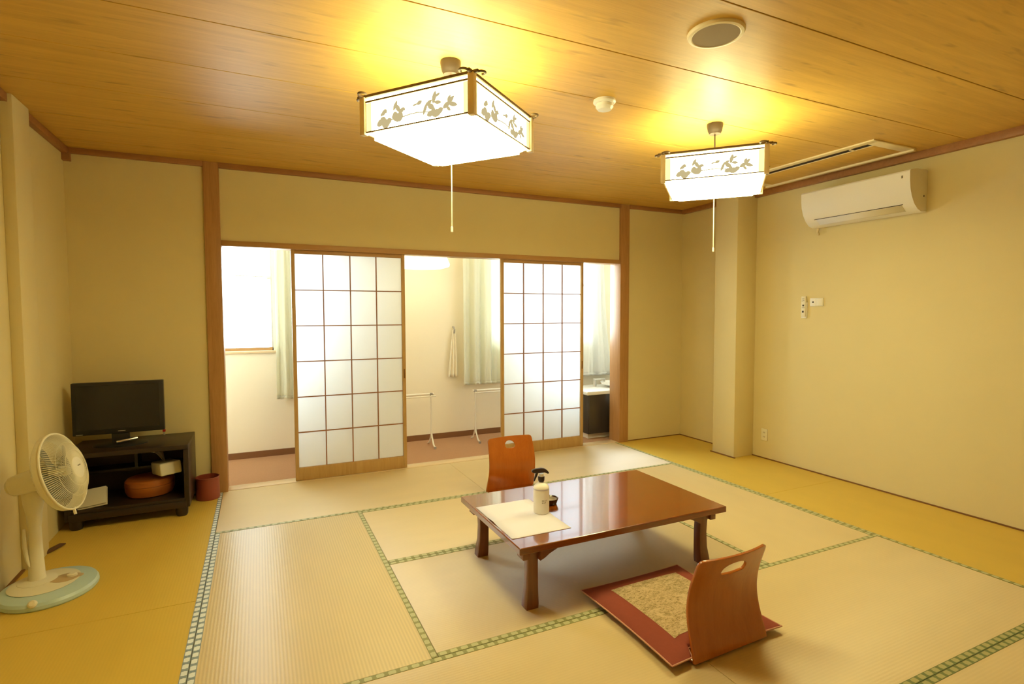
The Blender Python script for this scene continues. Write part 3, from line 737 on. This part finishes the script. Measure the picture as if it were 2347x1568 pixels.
# spray bottle
t = thing('spray_bottle', 'white spray bottle with black trigger standing on the white sheet', 'spray bottle', (1.310, 2.436, TZ + 0.0045), R(-12))
bm = BM(); lathe(bm, [(0, 0), (0.036, 0), (0.0405, 0.005), (0.041, 0.03), (0.041, 0.128), (0.0395, 0.137), (0.033, 0.146), (0.022, 0.155), (0.013, 0.160), (0.0115, 0.176), (0, 0.176)], 48); b_ = obj('body', bm, 'bottle', t)
bm = BM(); lathe(bm, [(0.0415, 0.125), (0.042, 0.128), (0.0415, 0.131)], 48, cap=False); obj('seam_ring', bm, 'sheet', b_)
bm = BM(); lathe(bm, [(0, 0.162), (0.013, 0.162), (0.017, 0.170), (0.0175, 0.188), (0.0165, 0.190), (0, 0.190)], 24); obj('collar', bm, 'trigger', t)
bm = BM(); lathe(bm, [(0, 0.190), (0.012, 0.190), (0.012, 0.205), (0, 0.205)], 20); obj('neck', bm, 'bottle', t)
bm = BM()
poly = [(-0.052, 0.217), (-0.05, 0.226), (-0.03, 0.232), (0.0, 0.234), (0.016, 0.231), (0.030, 0.222), (0.041, 0.208), (0.036, 0.202), (0.026, 0.206), (0.016, 0.211), (-0.012, 0.209), (-0.044, 0.210)]
m2 = Matrix(((1, 0, 0, 0), (0, 0, 1, 0), (0, 1, 0, 0), (0, 0, 0, 1)))
prism(bm, poly, -0.010, 0.010, mtx=m2, bev=0.003); obj('spray_head', bm, 'trigger', t)
bm = BM()
poly = [(-0.030, 0.212), (-0.016, 0.212), (-0.022, 0.196), (-0.030, 0.180), (-0.036, 0.168), (-0.041, 0.166), (-0.040, 0.178), (-0.034, 0.196)]
prism(bm, poly, -0.006, 0.006, mtx=m2, bev=0.002); obj('trigger', bm, 'trigger', t)
bm = BM()
for row, ws in enumerate((((-.011, .004), (-.004, .005), (.004, .005), (.011, .003)), ((-.010, .005), (-.002, .004), (.006, .005)))):
    for k, (dx, w) in enumerate(ws):
        for s in range(3):
            a0 = -PI / 2 - 0.02 + (dx + 0.006) / 0.0412 - w / 0.0824; a1 = a0 + w / 0.0412
            zz = 0.070 - row * 0.0105 + s * 0.0028
            if (k + s + row) % 4 == 3: a1 = a0 + (a1 - a0) * 0.5
            v = [bm.verts.new((0.0413 * math.cos(a), 0.0413 * math.sin(a), z_)) for a, z_ in ((a0, zz), (a1, zz), (a1, zz + 0.0014), (a0, zz + 0.0014))]
            bm.faces.new(v)
        am = a0 + 0.02
        v = [bm.verts.new((0.0413 * math.cos(a), 0.0413 * math.sin(a), z_)) for a, z_ in ((am, 0.069 - row * 0.0105), (am + .03, 0.069 - row * 0.0105), (am + .03, 0.078 - row * 0.0105), (am, 0.078 - row * 0.0105))]
        bm.faces.new(v)
obj('label_print', bm, 'ink_soft', b_, smooth=False)

# ashtray
t = thing('ashtray', 'small dark brown ashtray behind the spray bottle', 'ashtray', (1.418, 2.545, TZ))
bm = BM(); lathe(bm, [(0, 0), (0.036, 0), (0.040, 0.004), (0.044, 0.016), (0.050, 0.031), (0.047, 0.032), (0.041, 0.026)], 40, cap=False); obj('dish', bm, 'ash_out', t)
bm = BM(); lathe(bm, [(0.047, 0.031), (0.043, 0.027), (0.036, 0.014), (0, 0.013)], 40, cap=False); obj('inside', bm, 'ash_in', t)
bm = BM(); lathe(bm, [(0, 0.030), (0.006, 0.031), (0.007, 0.037), (0, 0.040)], 16, (-0.036, 0.03, 0)); obj('knob', bm, 'ash_out', t)

# ------------------------------------------------------------------ legless chairs
def zaisu(label, loc, rot, hole_w):
    """seat on the floor, the sitter faces local +y; the back stands at local y = 0"""
    t = thing('legless_chair', label, 'chair', loc, rot, 'legless chairs at the low table')
    def surf(x, z):
        q = max(0.0, min(1.0, z / 0.405))
        y = 0.048 * math.sin(PI * min(1, q * 0.98)) ** 1.2 - 0.012 * q
        y += -0.030 * q ** 1.3 * (1 - (x / 0.2) ** 2) + 0.012 * q
        return Vector((x, y, 0.013 + z * 0.985))
    H = 0.405; NN = 128; MM = 16
    def outer(a):
        # rounded outline, a in 0..1
        pts = []
        wb, wt, r = 0.202, 0.187, 0.022
        base = [(-wb, 0.0), (wb, 0.0)]
        seq = [(-wb, 0.0), (0, 0.0), (wb, 0.0), (0.196, 0.12), (0.192, 0.24), (wt, H - r)]
        for k in range(1, 7):
            th = k / 6 * PI / 2; seq.append((wt - r + r * math.cos(th), H - r + r * math.sin(th)))
        seq.append((0, H + 0.002))
        for k in range(0, 7):
            th = PI / 2 + k / 6 * PI / 2; seq.append((-wt + r + r * math.cos(th), H - r + r * math.sin(th)))
        seq += [(-0.192, 0.24), (-0.196, 0.12), (-wb, 0.0)]
        return seq
    def resample(seq, n):
        ls = [0]
        for p, q in zip(seq, seq[1:]): ls.append(ls[-1] + math.dist(p, q))
        out = []; j = 0
        for i in range(n):
            d = ls[-1] * i / n
            while ls[j + 1] < d: j += 1
            f = (d - ls[j]) / max(1e-9, ls[j + 1] - ls[j])
            out.append((seq[j][0] + (seq[j + 1][0] - seq[j][0]) * f, seq[j][1] + (seq[j + 1][1] - seq[j][1]) * f))
        return out
    op = resample(outer(0), NN)
    hc = 0.335; hw = hole_w / 2; hh = 0.052
    hseq = []
    for k in range(0, 25):
        th = PI * k / 24; hseq.append((hw * math.cos(th), hc + (hh - 0.012) * math.sin(th) ** 0.8))
    hseq = [(hw - 0.01, hc - 0.012), (hw, hc)] + hseq + [(-hw, hc), (-hw + 0.01, hc - 0.012), (0, hc - 0.012 - 0.003), (hw - 0.01, hc - 0.012)]
    # hole outline sampled by direction from its centre so that rings do not twist
    import bisect
    cxy = (0, hc + 0.012)
    dense = resample(hseq, 800)
    da = sorted((math.atan2(q[1] - cxy[1], q[0] - cxy[0]), q) for q in dense)
    angs = [d[0] for d in da]
    ip = []
    for p in op:
        a = math.atan2(p[1] - cxy[1], p[0] - cxy[0]); i = min(bisect.bisect(angs, a), len(da) - 1); ip.append(da[i][1])
    bm = BM(); rings = []
    for m in range(MM + 1):
        f = (m / MM) ** 1.25
        rings.append([bm.verts.new(surf(i_[0] + (o_[0] - i_[0]) * f, i_[1] + (o_[1] - i_[1]) * f)) for i_, o_ in zip(ip, op)])
    for a, b in zip(rings, rings[1:]):
        for k in range(NN): bm.faces.new((a[k], a[(k + 1) % NN], b[(k + 1) % NN], b[k]))
    o = obj('backrest', bm, 'ply', t, angle=60)
    md = o.modifiers.new('thickness', 'SOLIDIFY'); md.thickness = 0.011; md.offset = 0
    bv = o.modifiers.new('round', 'BEVEL'); bv.width = 0.003; bv.segments = 2; bv.limit_method = 'ANGLE'
    bm = BM(); prism(bm, [(-0.19, 0.004), (0.19, 0.004), (0.21, 0.15), (0.20, 0.36), (0.17, 0.41), (-0.17, 0.41), (-0.20, 0.36), (-0.21, 0.15)], 0.004, 0.014, bev=0.003)
    obj('seat', bm, 'ply', t)
    return t
zaisu('bent plywood legless chair under the russet cushion, seen from behind', (1.678, 1.522, 0), R(1.5), 0.135)
zaisu('bent plywood legless chair on the shoji side of the table, no cushion seen', (1.735, 3.735, 0), R(181), 0.085)

# floor cushion on the near chair
t = thing('floor_cushion', 'russet floor cushion with a beige leaf-patterned centre on the near chair', 'cushion', (1.672, 1.838, 0), R(0.6))
CX, CY = 0.300, 0.312
def cush_h(u, v):
    a = max(0, 1 - abs(u) ** 3.2) ; b = max(0, 1 - abs(v) ** 3.2)
    return 0.034 * (a * b) ** 0.6
def edge_in(u, v):
    # sides draw in slightly between the pointed corners
    x = u * CX * (1 - 0.035 * (1 - v * v) * abs(u)); y = v * CY * (1 - 0.035 * (1 - u * u) * abs(v))
    q = max(0.0, min(1.0, (0.655 - abs(u)) / 0.11)); q = q * q * (3 - 2 * q)
    if v < 0: y += 0.052 * q * abs(v) ** 5          # pressed against the foot of the backrest
    return x, y
ZM = 0.032
bm = BM()
for s in (1, -1):
    def fn(u, v, s=s):
        U, V = u * 2 - 1, v * 2 - 1; x, y = edge_in(U, V)
        h = cush_h(U, V); return (x, y, ZM + (h if s > 0 else -min(h, 0.0165)))
    sheet(bm, fn, 40, 40)
bmesh.ops.remove_doubles(bm, verts=bm.verts, dist=1e-5); bmesh.ops.recalc_face_normals(bm, faces=bm.faces)
cu = obj('cover', bm, 'red', t, angle=80)
bm = BM()
def fn2(u, v):
    U, V = (u * 2 - 1) * 0.665, (v * 2 - 1) * 0.685; x, y = edge_in(U, V); return (x, y, ZM + cush_h(U, V) + 0.0016)
sheet(bm, fn2, 30, 30); obj('patterned_panel', bm, 'woven', t, angle=80)
bm = BM()
loop = []
for k in range(40): loop.append(edge_in(-1 + 2 * k / 40, -1))
for k in range(40): loop.append(edge_in(1, -1 + 2 * k / 40))
for k in range(40): loop.append(edge_in(1 - 2 * k / 40, 1))
for k in range(40): loop.append(edge_in(-1, 1 - 2 * k / 40))
tube(bm, [(x, y, ZM - 0.001) for x, y in loop], 0.0034, 8, closed=True); obj('piping', bm, 'piping', t, angle=80)

# ------------------------------------------------------------------ television stand and television
SX0, SX1, SY0, SY1, SZ = -1.120, -0.445, 4.175, 4.628, 0.487
t = thing('tv_stand', 'dark brown open-shelf television stand in the corner', 'tv stand', ((SX0 + SX1) / 2, (SY0 + SY1) / 2, 0))
hx, hy = (SX1 - SX0) / 2, (SY1 - SY0) / 2
bm = BM(); box(bm, -hx, hx, -hy, hy, SZ - 0.03, SZ, bev=0.003); obj('top', bm, 'espresso', t)
for s in (-1, 1):
    bm = BM(); box(bm, s * hx - (0.03 if s > 0 else 0), s * hx + (0 if s > 0 else 0.03), -hy + 0.008, hy, 0.062, SZ - 0.03, bev=0.002); obj('side_panel', bm, 'espresso', t)
bm = BM(); box(bm, -hx + 0.03, hx - 0.03, -hy + 0.012, hy, 0.10, 0.125, bev=0.002); obj('shelf', bm, 'espresso', t)
bm = BM(); box(bm, -hx + 0.03, hx - 0.03, hy - 0.17, hy - 0.02, 0.285, 0.305, bev=0.002); obj('shelf', bm, 'espresso', t)
bm = BM(); box(bm, -hx + 0.03, hx - 0.03, hy - 0.02, hy - 0.006, 0.10, SZ - 0.03); obj('back_panel', bm, 'espresso_back', t)
bm = BM(); box(bm, -0.012, 0.006, hy - 0.17, hy - 0.02, 0.305, SZ - 0.03); obj('divider', bm, 'espresso', t)
bm = BM(); box(bm, -hx + 0.02, hx - 0.02, -hy + 0.004, -hy + 0.024, 0.06, 0.105, bev=0.002); obj('front_apron', bm, 'espresso', t)
for sx in (-1, 1):
    for sy in (-1, 1):
        bm = BM(); cx, cy = sx * (hx - 0.05), sy * (hy - 0.045)
        lathe(bm, [(0, 0), (0.030, 0), (0.036, 0.012), (0.038, 0.04), (0.038, 0.06), (0, 0.06)], 24, (cx, cy, 0)); obj('foot', bm, 'espresso', t)
# television
t = thing('television', 'black flat-screen television on the dark stand', 'television', (-0.855, 4.39, SZ), R(0))
bm = BM(); box(bm, -0.255, 0.255, -0.018, 0.022, 0.078, 0.425, bev=0.005); box(bm, -0.17, 0.17, 0.02, 0.06, 0.12, 0.37, bev=0.012); obj('casing', bm, 'black', t)
bm = BM(); box(bm, -0.232, 0.228, -0.0195, -0.0165, 0.112, 0.405, bev=0.001, seg=1); obj('screen', bm, 'screen', t)
bm = BM(); box(bm, -0.01, 0.032, -0.0195, -0.0175, 0.093, 0.0965); obj('badge', bm, 'silver', t, smooth=False)
bm = BM(); box(bm, -0.236, -0.20, -0.0195, -0.0175, 0.083, 0.0858); obj('badge', bm, 'silver', t, smooth=False)
bm = BM(); box(bm, -0.05, 0.05, -0.006, 0.03, 0.012, 0.09, bev=0.006); obj('neck', bm, 'black', t)
bm = BM()
lathe(bm, [(0, 0), (1, 0), (1, 0.006), (0.9, 0.012), (0.3, 0.016), (0, 0.016)], 48, mtx=Matrix.Diagonal((0.155, 0.10, 1, 1))); obj('base', bm, 'black', t)
bm = BM()
pts = [(-0.01 + 0.11 * k / 10, -0.066 + 0.03 * (k / 10) ** 2, 0.03 + 0.012 * k / 10) for k in range(11)]
tube(bm, pts, 0.0085, 10); obj('silver_accent', bm, 'silver', t)
o = None
t = thing('power_plug', 'tiny red-tipped plug at the back edge under the television', 'plug', (-0.635, 4.60, SZ))
bm = BM(); box(bm, -0.006, 0.006, -0.006, 0.006, 0.0, 0.022, bev=0.002); obj('stem', bm, 'silver', t)
bm = BM(); box(bm, -0.009, 0.009, -0.008, 0.008, 0.022, 0.04, bev=0.003); obj('tip', bm, 'led', t)

# things in the stand
t = thing('round_lidded_box', 'round orange lacquered lidded box on the stand shelf', 'box', (-0.70, 4.405, 0.125))
bm = BM(); lathe(bm, [(0, 0), (0.118, 0), (0.132, 0.008), (0.144, 0.035), (0.146, 0.07), (0.143, 0.074), (0, 0.074)], 56); obj('body', bm, 'lacq_orange', t)
bm = BM(); lathe(bm, [(0.143, 0.075), (0.147, 0.078), (0.145, 0.100), (0.134, 0.114), (0.118, 0.119), (0.10, 0.117), (0, 0.115)], 56); obj('lid', bm, 'lacq_orange', t)
t = thing('tissue_box', 'cream covered tissue box tilted on top of the round orange box', 'tissue box', (-0.600, 4.385, 0.300), 0)
rt = Matrix.Rotation(R(22), 4, 'Z') @ Matrix.Rotation(R(-7), 4, 'X') @ Matrix.Rotation(R(-3), 4, 'Y')
bm = BM(); box(bm, -0.064, 0.064, -0.112, 0.112, -0.043, 0.043, bev=0.011, seg=3, mtx=rt); obj('cover', bm, 'tissue_box', t)
bm = BM()
def tis(u, v):
    a = (u - 0.5) * 2
    p = Vector((a * (0.014 + 0.04 * v) - 0.05 * v, 0.02 + 0.045 * a * (1 - 0.4 * v) + 0.01 * math.sin(7 * u), 0.0425 + 0.075 * math.sin(v * 2.0) - 0.02 * v * a))
    return rt @ p
sheet(bm, tis, 14, 10); obj('tissue', bm, 'tissue', t, solid=0.0015, angle=80)
t = thing('folded_cloth', 'pale folded cloth leaning on the stand shelf behind the fan', 'cloth', (-0.985, 4.225, 0.126))
rt = Matrix.Rotation(R(38), 4, 'X') @ Matrix.Rotation(R(8), 4, 'Z')
bm = BM(); box(bm, -0.075, 0.075, 0.0, 0.135, 0.012, 0.026, bev=0.006, seg=3, mtx=rt); obj('upper_fold', bm, 'cloth', t)
bm = BM(); box(bm, -0.078, 0.078, -0.004, 0.138, 0.0, 0.0115, bev=0.005, seg=3, mtx=rt); obj('lower_fold', bm, 'cloth', t)
# waste bin
t = thing('waste_bin', 'small russet round waste bin between the stand and the post', 'bin', (-0.364, 4.535, 0))
bm = BM(); lathe(bm, [(0, 0.002), (0.077, 0.0), (0.0795, 0.004), (0.078, 0.10), (0.0765, 0.158), (0.0735, 0.158), (0.0745, 0.10), (0.075, 0.010), (0, 0.008)], 48); obj('body', bm, 'bin', t)
bm = BM(); tube(bm, [(0.0765 * math.cos(2 * PI * k / 48), 0.0765 * math.sin(2 * PI * k / 48), 0.160) for k in range(48)], 0.0036, 8, closed=True); obj('rim', bm, 'bin', t)
# cord end on the mat
bm = BM(); tube(bm, [(-0.045, -0.11, 0.009), (-0.03, -0.06, 0.01), (-0.012, -0.02, 0.011), (0.012, 0.035, 0.011), (0.03, 0.06, 0.008)], [0.006, 0.010, 0.013, 0.012, 0.003], 10); t = tag(obj('connecting_cable', bm, 'plug', None), 'short dark brown cable end lying on the mat behind the fan pole', 'cable'); t.location = (-1.09, 3.90, 0)

# ------------------------------------------------------------------ electric fan
FB = Vector((-0.958, 3.315, 0))
t = thing('electric_fan', 'cream electric fan with pale blue oval base in front of the pillar', 'electric fan', FB)
bm = BM(); lathe(bm, [(0, 0), (0.97, 0), (1.0, 0.008), (0.995, 0.022), (0.955, 0.034), (0.80, 0.043), (0.55, 0.046), (0, 0.046)], 72, mtx=Matrix.Diagonal((0.196, 0.212, 1, 1))); base = obj('base', bm, 'blue_pl', t)
bm = BM(); lathe(bm, [(0, 0.046), (0.62, 0.046), (0.60, 0.051), (0.35, 0.056), (0, 0.056)], 56, (0, 0, 0), mtx=Matrix.Translation((-0.055, 0.04, 0)) @ Matrix.Diagonal((0.13, 0.13, 1, 1))); obj('pole_plinth', bm, 'cream_pl', base)
bm = BM(); lathe(bm, [(0, 0.044), (0.70, 0.0455), (0.71, 0.0475), (0.68, 0.049), (0, 0.0495)], 64, mtx=Matrix.Translation((-0.02, 0.01, 0)) @ Matrix.Diagonal((0.196, 0.205, 1, 1))); obj('top_plate', bm, 'cream_pl', base)
pp = []
for k in range(17):
    s = k / 16; pp.append((-0.01 + 0.145 * s, 0.005 + 0.05 * math.sin(PI * s) ** 0.9))
for k in range(1, 16):
    s = 1 - k / 16; pp.append((-0.01 + 0.145 * s, 0.005 - 0.055 * math.sin(PI * s) ** 0.9))
bm = BM(); prism(bm, pp, 0.040, 0.0505, mtx=Matrix.Rotation(R(12), 4, 'Z'), bev=0.0015); cp = obj('control_panel', bm, 'panel_brown', base)
bm = BM(); lathe(bm, [(0, 0), (0.020, 0), (0.019, 0.009), (0.012, 0.013), (0, 0.013)], 24, mtx=Matrix.Translation((0.085, 0.024, 0.050)) @ Matrix.Diagonal((1.1, 0.9, 1, 1))); obj('power_button', bm, 'cream_pl', cp)
bm = BM(); lathe(bm, [(0, 0), (0.018, 0), (0.018, 0.012), (0.011, 0.019), (0, 0.020)], 24, mtx=Matrix.Translation((-0.005, -0.196, 0.030)) @ Matrix.Rotation(R(50), 4, 'X')); obj('timer_knob', bm, 'cream_pl', base)
PX, PY = -0.060, 0.050      # pole
HN = Vector((0.953, -0.142, 0.267)).normalized()      # direction the head faces
HC = Vector((0.081, -0.015, 0.592))                   # centre of the front ring, local
bm = BM(); lathe(bm, [(0, 0.05), (0.036, 0.05), (0.033, 0.08), (0.0275, 0.22), (0.0255, 0.335), (0, 0.336)], 32, (PX, PY, 0)); obj('pole', bm, 'cream_pl', t)
bm = BM(); tube(bm, [(PX - 0.038, PY - 0.012, 0.315), (PX - 0.034, PY - 0.026, 0.23), (PX - 0.024, PY - 0.033, 0.16), (PX - 0.016, PY - 0.035, 0.13)], [0.006, 0.009, 0.008, 0.003], 10); obj('cord_rib', bm, 'cream_pl', t)
bm = BM(); lathe(bm, [(0, 0.32), (0.027, 0.32), (0.030, 0.345), (0.031, 0.38), (0.040, 0.43), (0.046, 0.49), (0.038, 0.53), (0, 0.54)], 32, (PX, PY, 0)); obj('neck', bm, 'cream_pl', t)
q = HN.to_track_quat('Z', 'Y').to_matrix().to_4x4()
HM = Matrix.Translation(HC) @ q         # local z = facing direction
RR = 0.190
bm = BM(); lathe(bm, [(0, -0.235), (0.030, -0.233), (0.046, -0.215), (0.052, -0.17), (0.053, -0.10), (0.050, -0.065), (0, -0.06)], 36, mtx=HM); obj('motor_housing', bm, 'cream_pl', t)
def cage(name, prof, n, rr):
    bm = BM()
    for k in range(n):
        a = 2 * PI * k / n
        tube(bm, [(r * math.cos(a), r * math.sin(a), z) for r, z in prof], rr, 4, mtx=HM)
    return obj(name, bm, 'cream_pl', t)
cage('front_grille', [(0.05, 0.062), (0.09, 0.055), (0.135, 0.038), (0.168, 0.016), (RR, 0.0)], 110, 0.0012)
cage('rear_grille', [(0.05, -0.068), (0.10, -0.070), (0.145, -0.060), (0.175, -0.036), (RR, 0.0)], 110, 0.0012)
bm = BM()
for r, z in ((0.135, 0.038), (0.09, 0.055)): tube(bm, [(r * math.cos(2 * PI * k / 60), r * math.sin(2 * PI * k / 60), z) for k in range(60)], 0.001, 5, closed=True, mtx=HM)
obj('grille_rings', bm, 'cream_pl', t)
bm = BM(); tube(bm, [(RR * math.cos(2 * PI * k / 72), RR * math.sin(2 * PI * k / 72), 0.0) for k in range(72)], 0.0052, 10, closed=True, mtx=HM); obj('guard_ring', bm, 'cream_pl', t)
bm = BM(); lathe(bm, [(RR - 0.002, -0.004), (RR + 0.002, -0.010), (RR - 0.003, -0.032), (RR - 0.02, -0.045), (RR - 0.023, -0.044), (RR - 0.006, -0.03)], 72, mtx=HM, cap=False); obj('rear_band', bm, 'cream_pl', t)
bm = BM(); lathe(bm, [(0, 0.068), (0.045, 0.066), (0.053, 0.062), (0.054, 0.058), (0, 0.058)], 40, mtx=HM); bd = obj('centre_badge', bm, 'cream_pl', t)
HMi = HM
bm = BM()
for dx in (-0.012, -0.005, 0.002, 0.009):
    box(bm, dx, dx + 0.0045, 0.006, 0.0115, 0.0668, 0.0685, mtx=HM @ Matrix.Rotation(R(0), 4, 'Z'))
obj('badge_print', bm, 'ink_soft', bd, smooth=False)
bm = BM(); lathe(bm, [(0, -0.055), (0.028, -0.052), (0.032, -0.02), (0.022, 0.02), (0, 0.03)], 28, mtx=HM); hb = obj('hub', bm, 'cream_pl', t)
for k in range(4):
    bm = BM(); a0 = k * PI / 2 + 0.4
    def bl(u, v, a0=a0):
        r = 0.03 + 0.128 * u; w = (0.35 + 0.55 * math.sin(PI * min(1, 0.25 + 0.62 * u)))
        a = a0 + (v - 0.5) * w * 1.35 + 0.25 * u
        if u > 0.8: r -= 0.02 * ((u - 0.8) / 0.2) * abs(v - 0.5) * 2
        return HM @ Vector((r * math.cos(a), r * math.sin(a), -0.02 + 0.045 * (v - 0.5)))
    sheet(bm, bl, 14, 12); obj('blade', bm, 'blade', t, solid=0.002, angle=80)
bm = BM(); box(bm, RR - 0.01, RR + 0.028, -0.006, 0.006, -0.006, 0.004, bev=0.002, mtx=HM @ Matrix.Rotation(R(-100), 4, 'Z')); obj('ring_clip', bm, 'cream_pl', t)

# ------------------------------------------------------------------ camera
cam = bpy.data.cameras.new('camera'); co = bpy.data.objects.new('camera', cam); COL.objects.link(co)
cam.sensor_width = 36.0; cam.sensor_fit = 'HORIZONTAL'; cam.lens = 1238.9 / 2347 * 36.0
cam.clip_start = 0.05
yaw, pitch, roll = R(25.172), R(2.871), R(-0.1756)
fwd = Vector((math.sin(yaw), math.cos(yaw), 0)); right = Vector((math.cos(yaw), -math.sin(yaw), 0)); up = Vector((0, 0, 1))
f2 = fwd * math.cos(pitch) - up * math.sin(pitch); u2 = up * math.cos(pitch) + fwd * math.sin(pitch)
r3 = right * math.cos(roll) + u2 * math.sin(roll); u3 = u2 * math.cos(roll) - right * math.sin(roll)
m3 = Matrix((r3, u3, -f2)).transposed()
co.matrix_world = Matrix.Translation((0, 0, 1.35)) @ m3.to_4x4()
scene.camera = co

# ------------------------------------------------------------------ daylight
w = bpy.data.worlds.new('sky'); scene.world = w; w.use_nodes = True
bg = w.node_tree.nodes['Background']; bg.inputs[0].default_value = (0.82, 0.94, 1.0, 1); bg.inputs[1].default_value = 15.5
for ww in (W1, W2):
    L = bpy.data.lights.new('window_portal', 'AREA'); L.shape = 'RECTANGLE'; L.size = ww[1] - ww[0]; L.size_y = WZ[1] - WZ[0]
    L.cycles.is_portal = True
    o = bpy.data.objects.new('window_portal', L); COL.objects.link(o)
    o.location = ((ww[0] + ww[1]) / 2, VY + 0.11, (WZ[0] + WZ[1]) / 2); o.rotation_euler = (R(-90), 0, 0)

# ------------------------------------------------------------------ view
scene.view_settings.view_transform = 'Standard'; scene.view_settings.look = 'None'
scene.view_settings.gamma = 1.0; scene.view_settings.exposure = 0.4; scene.view_settings.use_curve_mapping = False
scene.cycles.max_bounces = 10; scene.cycles.diffuse_bounces = 6; scene.cycles.transparent_max_bounces = 16
scene.cycles.use_denoising = True
